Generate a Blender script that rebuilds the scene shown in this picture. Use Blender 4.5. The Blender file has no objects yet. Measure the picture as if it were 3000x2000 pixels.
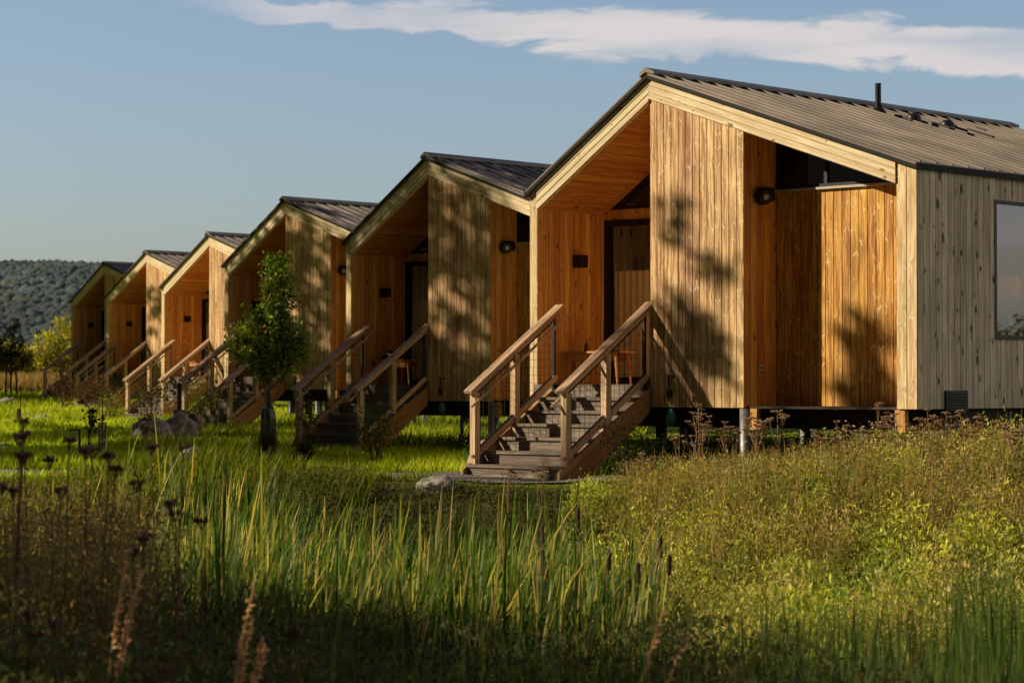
import bpy, math, random
import numpy as np
from mathutils import Vector, Matrix
R = math.radians
random.seed(7); rng = np.random.default_rng(7)
S = bpy.context.scene
COL = S.collection
ZC = 1.18                     # camera height above the ground at the nearest steps
ANG = R(-43.0)                # heading of the facades
U = (math.cos(ANG), math.sin(ANG)); V = (-math.sin(ANG), math.cos(ANG))

# ------------------------------------------------------------------ materials
def newmat(name):
    m = bpy.data.materials.new(name); m.use_nodes = True
    nt = m.node_tree; b = nt.nodes['Principled BSDF']
    return m, nt, b
def nd(nt, t, **kw):
    n = nt.nodes.new(t)
    for k, v in kw.items():
        if k.startswith('i_'):
            key = k[2:]; n.inputs[int(key) if key.isdigit() else key].default_value = v
        else: setattr(n, k, v)
    return n
def mth(nt, op, a, b=None, c=None, clamp=False):
    n = nt.nodes.new('ShaderNodeMath'); n.operation = op; n.use_clamp = clamp
    for i, x in enumerate((a, b, c)):
        if x is None: continue
        if isinstance(x, (int, float)): n.inputs[i].default_value = x
        else: nt.links.new(x, n.inputs[i])
    return n.outputs[0]
def comb(nt, x, y, z):
    n = nt.nodes.new('ShaderNodeCombineXYZ')
    for i, q in enumerate((x, y, z)):
        if isinstance(q, (int, float)): n.inputs[i].default_value = q
        else: nt.links.new(q, n.inputs[i])
    return n.outputs[0]
def mixc(nt, f, a, b, mode='MIX'):
    n = nt.nodes.new('ShaderNodeMix'); n.data_type = 'RGBA'; n.blend_type = mode
    for i, x in ((0, f), (6, a), (7, b)):
        if isinstance(x, (int, float)): n.inputs[i].default_value = x
        elif isinstance(x, tuple): n.inputs[i].default_value = (x[0], x[1], x[2], 1)
        else: nt.links.new(x, n.inputs[i])
    return n.outputs[2]
def smooth(nt, x, a, b, lo=0., hi=1.):
    n = nt.nodes.new('ShaderNodeMapRange'); n.interpolation_type = 'SMOOTHSTEP'
    nt.links.new(x, n.inputs[0])
    for i, q in enumerate((a, b, lo, hi)): n.inputs[i+1].default_value = q
    return n.outputs[0]

def wood(name, dark, light, knot, halo, kd=.8, hs=.6, var=.25, rough=.65, across=9., knots=5.0, weather=.25, grey=None, dens=.5, ks=1., ew=.105, es=.62):
    """boards: UV.x = board number + fraction, UV.y = metres along the board"""
    m, nt, b = newmat(name); L = nt.links
    uv = nd(nt, 'ShaderNodeUVMap'); sp = nd(nt, 'ShaderNodeSeparateXYZ'); L.new(uv.outputs[0], sp.inputs[0])
    Ux, Vy = sp.outputs[0], sp.outputs[1]
    bi = mth(nt, 'FLOOR', Ux); fr = mth(nt, 'SUBTRACT', Ux, bi)
    wn = nd(nt, 'ShaderNodeTexWhiteNoise', noise_dimensions='1D'); L.new(mth(nt, 'ADD', bi, .37), wn.inputs['W'])
    rnd = wn.outputs[0]
    # knots
    kv = comb(nt, mth(nt, 'ADD', mth(nt, 'MULTIPLY', fr, .8), mth(nt, 'MULTIPLY', bi, 17.31)), mth(nt, 'MULTIPLY', mth(nt, 'ADD', Vy, mth(nt, 'MULTIPLY', rnd, 31.)), knots), 0.)
    vo = nd(nt, 'ShaderNodeTexVoronoi', voronoi_dimensions='2D', feature='F1'); vo.inputs['Scale'].default_value = 1.0
    L.new(kv, vo.inputs['Vector'])
    dn = nd(nt, 'ShaderNodeTexNoise'); dn.inputs['Scale'].default_value = 5.; dn.inputs['Detail'].default_value = 2.
    L.new(kv, dn.inputs['Vector'])
    d = mth(nt, 'ADD', vo.outputs['Distance'], mth(nt, 'MULTIPLY', mth(nt, 'SUBTRACT', dn.outputs[0], .5), .30))
    sc_ = nd(nt, 'ShaderNodeSeparateColor'); L.new(vo.outputs['Color'], sc_.inputs[0])
    on = smooth(nt, sc_.outputs[0], 1-dens-.05, 1-dens+.05)
    big = mth(nt, 'MULTIPLY_ADD', mth(nt, 'POWER', sc_.outputs[1], 2.), 1.0, .45)
    d = mth(nt, 'DIVIDE', d, mth(nt, 'MULTIPLY', big, ks))
    kmask = mth(nt, 'MULTIPLY', smooth(nt, d, .07, .16, 1., 0.), on)
    dn2 = nd(nt, 'ShaderNodeTexNoise'); dn2.inputs['Scale'].default_value = 2.3; L.new(kv, dn2.inputs['Vector'])
    dp = nd(nt, 'ShaderNodeVectorMath', operation='SUBTRACT'); L.new(kv, dp.inputs[0]); L.new(vo.outputs['Position'], dp.inputs[1])
    ds = nd(nt, 'ShaderNodeSeparateXYZ'); L.new(dp.outputs[0], ds.inputs[0])
    ax = mth(nt, 'ABSOLUTE', ds.outputs[0])
    sgn = mth(nt, 'MULTIPLY_ADD', smooth(nt, sc_.outputs[2], .45, .55), 2., -1.)
    q = mth(nt, 'ADD', mth(nt, 'ADD', mth(nt, 'MULTIPLY', ds.outputs[1], sgn), mth(nt, 'MULTIPLY', ax, 1.15)), mth(nt, 'MULTIPLY', mth(nt, 'SUBTRACT', dn.outputs[0], .5), .5))
    q = mth(nt, 'ABSOLUTE', mth(nt, 'SUBTRACT', q, .07))
    ring = mth(nt, 'MULTIPLY', mth(nt, 'MULTIPLY', smooth(nt, q, .02, .085*ks, 1., 0.), smooth(nt, ax, .22, .40, 1., 0.)), mth(nt, 'MULTIPLY', on, smooth(nt, dn2.outputs[0], .30, .55)))
    ring = mth(nt, 'MULTIPLY', ring, smooth(nt, d, .22, .55, 1., .0))
    # grain bending around the knots
    bend = smooth(nt, d, .1, .45, .12, 0.)
    gx = mth(nt, 'MULTIPLY', mth(nt, 'ADD', fr, bend), across)
    gv = comb(nt, gx, mth(nt, 'MULTIPLY', Vy, 1.3), mth(nt, 'MULTIPLY', bi, 3.1))
    gn = nd(nt, 'ShaderNodeTexNoise'); gn.inputs['Scale'].default_value = 1.; gn.inputs['Detail'].default_value = 5.; gn.inputs['Roughness'].default_value = .65
    L.new(gv, gn.inputs['Vector'])
    g = smooth(nt, gn.outputs[0], .39, .61)
    c = mixc(nt, g, dark, light)
    # board to board change
    seg = mth(nt, 'FLOOR', mth(nt, 'ADD', mth(nt, 'MULTIPLY', Vy, .62), mth(nt, 'MULTIPLY', rnd, 7.)))
    w2 = nd(nt, 'ShaderNodeTexWhiteNoise', noise_dimensions='2D'); L.new(comb(nt, bi, seg, 0.), w2.inputs['Vector'])
    oi = nd(nt, 'ShaderNodeObjectInfo')
    v = mth(nt, 'ADD', mth(nt, 'ADD', mth(nt, 'MULTIPLY', rnd, var*1.3), mth(nt, 'MULTIPLY', w2.outputs[0], var*.9)), 1 - var*1.1)
    v = mth(nt, 'ADD', v, mth(nt, 'MULTIPLY_ADD', oi.outputs['Random'], .16, -.08))
    hv = nd(nt, 'ShaderNodeHueSaturation'); L.new(v, hv.inputs['Value']); L.new(c, hv.inputs['Color'])
    L.new(mth(nt, 'ADD', mth(nt, 'MULTIPLY', wn.outputs[0], .02), .49), hv.inputs['Hue'])
    c = hv.outputs[0]
    # weather on the face
    tc = nd(nt, 'ShaderNodeTexCoord'); wv = nd(nt, 'ShaderNodeTexNoise'); wv.inputs['Scale'].default_value = 1.7; wv.inputs['Detail'].default_value = 4.
    L.new(tc.outputs['Object'], wv.inputs['Vector'])
    wf = smooth(nt, wv.outputs[0], .4, .7, 0., weather)
    c = mixc(nt, wf, c, grey or (dark[0]*.6, dark[1]*.65, dark[2]*.75))
    c = mixc(nt, mth(nt, 'MULTIPLY', ring, hs), c, halo)
    c = mixc(nt, mth(nt, 'MULTIPLY', kmask, kd), c, knot)
    eg = mth(nt, 'MINIMUM', fr, mth(nt, 'SUBTRACT', 1., fr))
    c = mixc(nt, smooth(nt, eg, .035, ew, es, 0.), c, (dark[0]*.3, dark[1]*.28, dark[2]*.25))
    L.new(c, b.inputs['Base Color'])
    b.inputs['Roughness'].default_value = rough; b.inputs['Specular IOR Level'].default_value = .3
    bp = nd(nt, 'ShaderNodeBump'); bp.inputs['Strength'].default_value = .35; bp.inputs['Distance'].default_value = .004
    L.new(gn.outputs[0], bp.inputs['Height']); L.new(bp.outputs[0], b.inputs['Normal'])
    return m

def plain(name, col, rough=.6, metal=0., spec=.5, noise=.25, scale=8., bump=.0):
    m, nt, b = newmat(name); L = nt.links
    tc = nd(nt, 'ShaderNodeTexCoord'); n = nd(nt, 'ShaderNodeTexNoise'); n.inputs['Scale'].default_value = scale; n.inputs['Detail'].default_value = 5.
    L.new(tc.outputs['Object'], n.inputs['Vector'])
    f = smooth(nt, n.outputs[0], .3, .7)
    lo = tuple(c*(1-noise) for c in col); hi = tuple(min(1, c*(1+noise)) for c in col)
    L.new(mixc(nt, f, lo, hi), b.inputs['Base Color'])
    b.inputs['Roughness'].default_value = rough; b.inputs['Metallic'].default_value = metal; b.inputs['Specular IOR Level'].default_value = spec
    if bump:
        bp = nd(nt, 'ShaderNodeBump'); bp.inputs['Strength'].default_value = bump; bp.inputs['Distance'].default_value = .02
        L.new(n.outputs[0], bp.inputs['Height']); L.new(bp.outputs[0], b.inputs['Normal'])
    return m

def leafmat(name, trans=.4, rough=.6):
    m, nt, b = newmat(name); L = nt.links
    at = nd(nt, 'ShaderNodeVertexColor'); at.layer_name = 'Col'
    L.new(at.outputs[0], b.inputs['Base Color']); b.inputs['Roughness'].default_value = rough; b.inputs['Specular IOR Level'].default_value = .25
    t = nd(nt, 'ShaderNodeBsdfTranslucent'); L.new(mixc(nt, 1., at.outputs[0], (1.5, 1.45, .6), 'MULTIPLY'), t.inputs[0])
    mx = nd(nt, 'ShaderNodeMixShader'); mx.inputs[0].default_value = trans
    out = nt.nodes['Material Output']; L.new(b.outputs[0], mx.inputs[1]); L.new(t.outputs[0], mx.inputs[2]); L.new(mx.outputs[0], out.inputs[0])
    return m

M = {}
M['face'] = wood('facade_boards', (.42,.225,.095), (.97,.66,.35), (.30,.16,.07), (.98,.84,.56), kd=.3, hs=.8, var=.22, weather=.3, grey=(.30,.19,.10), across=5., dens=.5, ks=1.6)
M['gold'] = wood('golden_boards', (.42,.19,.04), (.94,.54,.14), (.30,.14,.04), (1.,.80,.38), kd=.3, hs=.8, var=.18, weather=.2, across=5., dens=.5, ks=1.6)
M['side'] = wood('grey_side_boards', (.58,.46,.30), (.90,.75,.52), (.06,.04,.028), (.20,.14,.095), kd=.85, hs=.8, var=.22, weather=.35, knots=3.0, grey=(.42,.35,.25), across=4., dens=.42, ks=1.2)
M['trim'] = wood('pale_trim_boards', (.74,.58,.34), (.98,.86,.60), (.16,.09,.05), (.62,.42,.22), kd=.9, hs=.4, var=.06, weather=.08, across=3., knots=4., grey=(.50,.40,.27), dens=.42, ks=1.1, ew=.17, es=.8)
M['cedar'] = wood('orange_cedar_boards', (.60,.29,.085), (.96,.54,.18), (.13,.05,.02), (.36,.15,.05), kd=.85, hs=.5, var=.20, weather=.14, across=4., knots=3., rough=.5, dens=.35, ks=.9)
M['soffit'] = wood('soffit_boards', (.52,.225,.06), (.76,.37,.115), (.13,.05,.02), (.32,.12,.04), kd=.85, hs=.4, var=.12, weather=.06, across=4., knots=2.5, rough=.5, dens=.2, ks=.8)
M['deck'] = wood('weathered_deck_wood', (.13,.10,.08), (.30,.245,.195), (.06,.045,.035), (.16,.12,.10), kd=.6, hs=.2, var=.14, weather=.3, across=4., knots=3.)
M['rail'] = wood('railing_wood', (.42,.28,.17), (.76,.55,.36), (.10,.07,.05), (.25,.17,.11), kd=.7, hs=.4, var=.1, weather=.2, across=3., knots=3.)
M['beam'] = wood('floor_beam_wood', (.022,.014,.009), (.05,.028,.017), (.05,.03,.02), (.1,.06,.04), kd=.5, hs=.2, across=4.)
M['stringer'] = wood('stringer_wood', (.34,.18,.07), (.54,.31,.12), (.1,.05,.02), (.3,.16,.07), kd=.6, hs=.3, across=4.)
M['bench'] = wood('bench_wood', (.55,.24,.07), (.75,.36,.12), (.3,.1,.04), (.4,.16,.05), kd=.2, hs=.1, across=3.)
M['roof'] = plain('dark_metal_roof', (.165,.140,.118), rough=.45, metal=.3, noise=.3, scale=1.1)
M['roofedge'] = plain('black_metal_edge', (.010,.010,.011), rough=.6, metal=0., spec=.2, noise=.1)
M['black'] = plain('black_metal', (.013,.013,.015), rough=.45, metal=.2, noise=.1)
M['lens'] = plain('lamp_lens', (.42,.42,.42), rough=.15, spec=.6, noise=.1)
M['white'] = plain('white_plastic', (.62,.58,.5), rough=.5, noise=.05)
M['teal'] = plain('teal_plastic', (.05,.22,.20), rough=.3, noise=.15)
M['pile'] = plain('galvanised_pile', (.22,.22,.22), rough=.5, metal=.5, noise=.3)
M['dark'] = plain('dark_void', (.010,.008,.006), rough=.9)
M['interior'] = plain('interior_wall', (.10,.075,.05), rough=.8, noise=.1)
M['curtain'] = plain('curtain_fabric', (.92,.82,.62), rough=.85, noise=.08)
M['sill'] = plain('sill_metal', (.55,.5,.44), rough=.45, noise=.06)
M['rock'] = plain('boulder_rock', (.31,.28,.25), rough=.9, noise=.55, scale=9., bump=1.)
M['bark'] = plain('bark', (.085,.065,.05), rough=.9, noise=.4, scale=20., bump=.6)
M['redbark'] = plain('reddish_bark', (.14,.06,.045), rough=.8, noise=.3, scale=20.)
M['stake'] = plain('stake_wood', (.30,.17,.08), rough=.8, noise=.3, scale=12.)
M['bag'] = plain('green_bag_plastic', (.022,.045,.032), rough=.28, noise=.3, scale=7., bump=.7)
M['greybin'] = plain('grey_plastic', (.16,.18,.17), rough=.5, noise=.1)
M['dry_lit'] = plain('dry_stem_lit', (.80,.47,.20), rough=.7, noise=.2, scale=30.)  # brighter copy of the dry stem, sunlight painted into its colour
M['dry'] = plain('dry_stem', (.30,.185,.10), rough=.8, noise=.25, scale=30.)
M['spike'] = plain('cattail_brown', (.050,.026,.014), rough=.9, noise=.3, scale=40.)
M['ceramic'] = plain('dark_ceramic', (.12,.10,.09), rough=.3, noise=.1)
M['leaf'] = leafmat('leaf', .48)
M['bankleaf'] = leafmat('bank_leaf', .36)
M['grass'] = leafmat('grass_blade', .5, .5)
M['wood_far'] = leafmat('far_foliage', .0, .9)
def glassmat(name, tint, refl, fres=1.5):
    m, nt, b = newmat(name); L = nt.links
    gl = nd(nt, 'ShaderNodeBsdfGlossy'); gl.inputs['Roughness'].default_value = .015; gl.inputs[0].default_value = (1, 1, 1, 1)
    tr = nd(nt, 'ShaderNodeBsdfTransparent'); tr.inputs[0].default_value = (*tint, 1)
    fr = nd(nt, 'ShaderNodeFresnel'); fr.inputs[0].default_value = fres
    bf = nd(nt, 'ShaderNodeNewGeometry')
    f = mth(nt, 'MULTIPLY', mth(nt, 'ADD', fr.outputs[0], refl, clamp=True), mth(nt, 'SUBTRACT', 1., bf.outputs['Backfacing']))
    mx = nd(nt, 'ShaderNodeMixShader'); L.new(f, mx.inputs[0]); L.new(tr.outputs[0], mx.inputs[1]); L.new(gl.outputs[0], mx.inputs[2])
    L.new(mx.outputs[0], nt.nodes['Material Output'].inputs[0])
    return m
M['glass'] = glassmat('window_glass', (.97,.98,.97), .16)
M['doorglass'] = glassmat('door_glass', (.92,.92,.9), .0)

# ground
def groundmat():
    m, nt, b = newmat('ground_soil_grass'); L = nt.links
    g = nd(nt, 'ShaderNodeNewGeometry'); sp = nd(nt, 'ShaderNodeSeparateXYZ'); L.new(g.outputs['Position'], sp.inputs[0])
    n1 = nd(nt, 'ShaderNodeTexNoise'); n1.inputs['Scale'].default_value = .8; n1.inputs['Detail'].default_value = 6.; L.new(g.outputs['Position'], n1.inputs['Vector'])
    n2 = nd(nt, 'ShaderNodeTexNoise'); n2.inputs['Scale'].default_value = 22.; n2.inputs['Detail'].default_value = 4.; L.new(g.outputs['Position'], n2.inputs['Vector'])
    lawn = mixc(nt, smooth(nt, n1.outputs[0], .35, .65), (.22,.31,.012), (.36,.44,.015))
    lawn = mixc(nt, mth(nt, 'MULTIPLY', n2.outputs[0], .6), lawn, (.03,.045,.01))
    soil = mixc(nt, n1.outputs[0], (.018,.02,.008), (.05,.045,.02))
    meadow = mixc(nt, n1.outputs[0], (.16,.11,.045), (.20,.17,.06))
    f1 = smooth(nt, sp.outputs[1], 27., 30.)
    f2 = smooth(nt, sp.outputs[1], 100., 112.)
    c = mixc(nt, f2, mixc(nt, f1, soil, lawn), meadow)
    L.new(c, b.inputs['Base Color']); b.inputs['Roughness'].default_value = .95; b.inputs['Specular IOR Level'].default_value = .1
    bp = nd(nt, 'ShaderNodeBump'); bp.inputs['Strength'].default_value = .6; bp.inputs['Distance'].default_value = .05
    L.new(n2.outputs[0], bp.inputs['Height']); L.new(bp.outputs[0], b.inputs['Normal'])
    return m
M['ground'] = groundmat()
def gravelmat():
    m, nt, b = newmat('gravel'); L = nt.links
    g = nd(nt, 'ShaderNodeNewGeometry')
    v = nd(nt, 'ShaderNodeTexVoronoi'); v.inputs['Scale'].default_value = 28.; L.new(g.outputs['Position'], v.inputs['Vector'])
    bw = nd(nt, 'ShaderNodeRGBToBW'); L.new(v.outputs['Color'], bw.inputs[0])
    c = mixc(nt, bw.outputs[0], (.07,.065,.065), (.30,.28,.27))
    L.new(c, b.inputs['Base Color']); b.inputs['Roughness'].default_value = .9
    bp = nd(nt, 'ShaderNodeBump'); bp.inputs['Strength'].default_value = 1.; bp.inputs['Distance'].default_value = .03; bp.invert = True
    L.new(v.outputs['Distance'], bp.inputs['Height']); L.new(bp.outputs[0], b.inputs['Normal'])
    return m
M['gravel'] = gravelmat()

# ------------------------------------------------------------------ mesh helpers
class MB:
    def __init__(s): s.v = []; s.f = []; s.uv = []; s.bid = random.randint(0, 900)
    def face(s, pts, uvs=None):
        i = len(s.v); s.v += [tuple(p) for p in pts]; s.f.append(tuple(range(i, i+len(pts))))
        s.uv += list(uvs) if uvs else [(s.bid+.5, p[2]) for p in pts]
    def box(s, x0, x1, y0, y1, z0, z1, M4=None):
        c = [Vector((x, y, z)) for z in (z0, z1) for y in (y0, y1) for x in (x0, x1)]
        ext = (abs(x1-x0), abs(y1-y0), abs(z1-z0)); la = ext.index(max(ext))
        s.bid += 1; off = random.random()*9
        fs = [(0,2,3,1), (4,5,7,6), (0,1,5,4), (2,6,7,3), (0,4,6,2), (1,3,7,5)]
        axs = [2, 2, 1, 1, 0, 0]
        for f, na in zip(fs, axs):
            oth = [a for a in (0, 1, 2) if a != na and a != la]
            ac = oth[0]; al = la if la != na else oth[-1]
            uvs = []
            for k in f:
                p = c[k]; lo = (x0, y0, z0)[ac]
                uvs.append((s.bid + .05 + .9*min(1, abs(p[ac]-lo)/max(ext[ac], .001)), p[al]+off))
            s.face([(M4 @ c[k]) if M4 else c[k] for k in f], uvs)
    def beam(s, a, b, w, h, up=(0, 0, 1)):
        a = Vector(a); b = Vector(b); d = b-a; L = d.length; d.normalize()
        x = d.cross(Vector(up)); 
        if x.length < 1e-4: x = Vector((1, 0, 0))
        x.normalize(); z = x.cross(d)
        m = Matrix(((x.x, d.x, z.x, a.x), (x.y, d.y, z.y, a.y), (x.z, d.z, z.z, a.z), (0, 0, 0, 1)))
        s.box(-w/2, w/2, 0, L, -h/2, h/2, m)
    def tube(s, pts, rad, n=8, cap=True):
        pts = [Vector(p) for p in pts]; rings = []
        i0 = len(s.v)
        for i, p in enumerate(pts):
            d = (pts[min(i+1, len(pts)-1)] - pts[max(i-1, 0)]).normalized()
            x = d.cross(Vector((0, 0, 1)) if abs(d.z) < .95 else Vector((1, 0, 0))).normalized(); y = d.cross(x)
            r = rad[i] if isinstance(rad, (list, tuple)) else rad
            for k in range(n):
                a = 2*math.pi*k/n; s.v.append(tuple(p + x*math.cos(a)*r + y*math.sin(a)*r))
        for i in range(len(pts)-1):
            for k in range(n):
                q = (i0+i*n+k, i0+i*n+(k+1) % n, i0+(i+1)*n+(k+1) % n, i0+(i+1)*n+k)
                s.f.append(q); s.uv += [(s.bid+k/n, i), (s.bid+k/n, i), (s.bid+k/n, i+1), (s.bid+k/n, i+1)]
        if cap:
            for j in (0, len(pts)-1):
                q = tuple(i0+j*n+k for k in range(n)); s.f.append(q if j else q[::-1]); s.uv += [(s.bid+.5, 0)]*n
    def lathe(s, prof, c=(0, 0, 0), n=16):
        i0 = len(s.v)
        for r, z in prof:
            for k in range(n):
                a = 2*math.pi*k/n; s.v.append((c[0]+r*math.cos(a), c[1]+r*math.sin(a), c[2]+z))
        for i in range(len(prof)-1):
            for k in range(n):
                s.f.append((i0+i*n+k, i0+i*n+(k+1) % n, i0+(i+1)*n+(k+1) % n, i0+(i+1)*n+k)); s.uv += [(s.bid+.5, 0)]*4
        s.f.append(tuple(i0+(len(prof)-1)*n+k for k in range(n))); s.uv += [(s.bid+.5, 0)]*n
        s.f.append(tuple(i0+k for k in range(n))[::-1]); s.uv += [(s.bid+.5, 0)]*n
    def prism(s, poly, y0, y1):           # poly of (x,z), counter-clockwise seen from -y
        n = len(poly); s.bid += 1
        s.face([(x, y0, z) for x, z in poly], [(s.bid+.5, x) for x, z in poly])
        s.face([(x, y1, z) for x, z in poly][::-1], [(s.bid+.5, x) for x, z in poly])
        for i in range(n):
            a = poly[i]; b = poly[(i+1) % n]
            s.face([(a[0], y0, a[1]), (a[0], y1, a[1]), (b[0], y1, b[1]), (b[0], y0, b[1])], [(s.bid+.1, 0), (s.bid+.9, 0), (s.bid+.9, 1), (s.bid+.1, 1)])
    def boards(s, o, A, L, N, w, lo, hi, bw=.115, gd=.007, gw=.006):
        o = Vector(o); A = Vector(A).normalized(); L = Vector(L).normalized(); N = Vector(N).normalized()
        lo_ = lo if callable(lo) else (lambda a: lo); hi_ = hi if callable(hi) else (lambda a: hi)
        s.bid += 3; k = max(1, round(w/bw)); bw = w/k
        flip = A.cross(L).dot(N) < 0
        for i in range(k):
            a0 = i*bw; a1 = a0+bw; off = random.random()*20
            prof = [(a0, -gd), (a0+gw, 0), (a1-gw, 0), (a1, -gd)]
            for (pa, pn), (qa, qn) in zip(prof[:-1], prof[1:]):
                pts = [(pa, pn, lo_(pa)), (qa, qn, lo_(qa)), (qa, qn, hi_(qa)), (pa, pn, hi_(pa))]
                vs = [o + A*a + N*n_ + L*l for a, n_, l in pts]
                uvs = [(s.bid + i + .03 + .94*(a-a0)/bw, l+off) for a, n_, l in pts]
                if flip: vs = vs[::-1]; uvs = uvs[::-1]
                s.face(vs, uvs)
        s.bid += k+2
    def build(s, name, mat, parent=None, smooth=False, loc=None):
        me = bpy.data.meshes.new(name); me.from_pydata(s.v, [], s.f); 
        uvl = me.uv_layers.new(name='UVMap'); uvl.data.foreach_set('uv', np.array(s.uv, dtype=np.float32).ravel())
        me.materials.append(M[mat] if isinstance(mat, str) else mat)
        if smooth: me.polygons.foreach_set('use_smooth', [True]*len(me.polygons))
        me.update()
        o = bpy.data.objects.new(name, me); COL.objects.link(o)
        if parent: o.parent = parent
        if loc: o.location = loc
        return o
def tag(o, label=None, cat=None, group=None, kind=None):
    if label: o['label'] = label
    if cat: o['category'] = cat
    if group: o['group'] = group
    if kind: o['kind'] = kind
    return o
def empty(name, loc, rz=0., label=None, cat=None, group=None):
    o = bpy.data.objects.new(name, None); COL.objects.link(o); o.location = loc; o.rotation_euler = (0, 0, rz); o.empty_display_size = .3
    return tag(o, label, cat, group)
def copy_tree(o, parent=None):
    c = o.copy(); COL.objects.link(c)
    if parent: c.parent = parent
    for ch in list(o.children): copy_tree(ch, c)
    return c

# ------------------------------------------------------------------ terrain
PY = [0, 42, 54, 67, 79, 91, 110, 130, 400, 3000]; PZ = [0, 0, .17, .2, .36, .6, .80, .95, 1.0, 1.0]
def sst(a, b, x):
    t = np.clip((x-a)/(b-a), 0, 1); return t*t*(3-2*t)
def gz(x, y):
    x = np.asarray(x, float); y = np.asarray(y, float)
    z = np.interp(y, PY, PZ)
    edge = np.where(x > 1, 27.2, 29.0) + .25*np.sin(x*.9)
    edge = 29.0 - 2.0*sst(.5, 3.0, x) + .25*np.sin(x*.9)
    dip = 1 - sst(edge-5.5, edge, y)
    z = z - 1.15*dip
    n = .035*np.sin(x*1.7+y*.6)*np.cos(y*1.1-x*.4) + .02*np.sin(x*4.1)*np.cos(y*3.3)
    return z + n*(1 - sst(300, 500, y))
def G(x, y): return float(gz(x, y))

def terrain():
    xs = np.unique(np.concatenate([np.linspace(-30, 30, 121), np.linspace(-3000, -30, 24), np.linspace(30, 3000, 24)]))
    ys = np.unique(np.concatenate([np.linspace(-40, 10, 11), np.linspace(10, 60, 101), np.linspace(60, 160, 51), np.linspace(160, 3000, 30)]))
    X, Y = np.meshgrid(xs, ys); Z = gz(X, Y); nx, ny = len(xs), len(ys)
    v = np.stack([X, Y, Z], -1).reshape(-1, 3)
    f = [(j*nx+i, j*nx+i+1, (j+1)*nx+i+1, (j+1)*nx+i) for j in range(ny-1) for i in range(nx-1)]
    me = bpy.data.meshes.new('ground'); me.from_pydata(v.tolist(), [], f); me.materials.append(M['ground'])
    me.polygons.foreach_set('use_smooth', [True]*len(f))
    o = bpy.data.objects.new('ground', me); COL.objects.link(o); tag(o, kind='structure')
terrain()

def path():
    cl = [(1.55, 29.75), (.2, 30.0), (-1.8, 30.7), (-4.2, 31.2), (-7, 31.7), (-10, 33.5), (-13, 37)]
    ws = [.85, .95, .9, .85, .85, .85, .85]
    mb = MB(); n = 60; rows = []
    cx = np.interp(np.linspace(0, len(cl)-1, n), range(len(cl)), [c[0] for c in cl]); cy = np.interp(np.linspace(0, len(cl)-1, n), range(len(cl)), [c[1] for c in cl])
    w = np.interp(np.linspace(0, len(cl)-1, n), range(len(cl)), ws)
    for i in range(n):
        a = max(i-1, 0); b = min(i+1, n-1); d = Vector((cx[b]-cx[a], cy[b]-cy[a], 0)).normalized(); p = Vector((-d.y, d.x, 0))
        row = []
        for k in range(7):
            t = (k/6-.5)*2*(w[i] + .08*math.sin(i*1.3) + .05*math.sin(i*2.9)); q = Vector((cx[i], cy[i], 0))+p*t
            row.append((q.x, q.y, G(q.x, q.y)+.022))
        rows.append(row)
    for i in range(n-1):
        for k in range(6): mb.face([rows[i][k], rows[i+1][k], rows[i+1][k+1], rows[i][k+1]])
    o = mb.build('gravel_path', 'gravel'); tag(o, kind='structure')
path()

# ------------------------------------------------------------------ cabin  (local: x along facade from the ridge, y into the cabin, z up from the ground)
XL, XR, YB = -2.08, 4.03, 8.6
ZR = 5.15; SL = .664; SR = .3435; TH = .07
ZB = .89; ZD = 1.18
def ztop(x): return ZR - SR*x if x > 0 else ZR + SL*x
def zu(x): return ztop(x) - TH            # underside of the roof slab
def zs(x): return zu(x) - (.268 if x > 0 else .306)   # soffit

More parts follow.
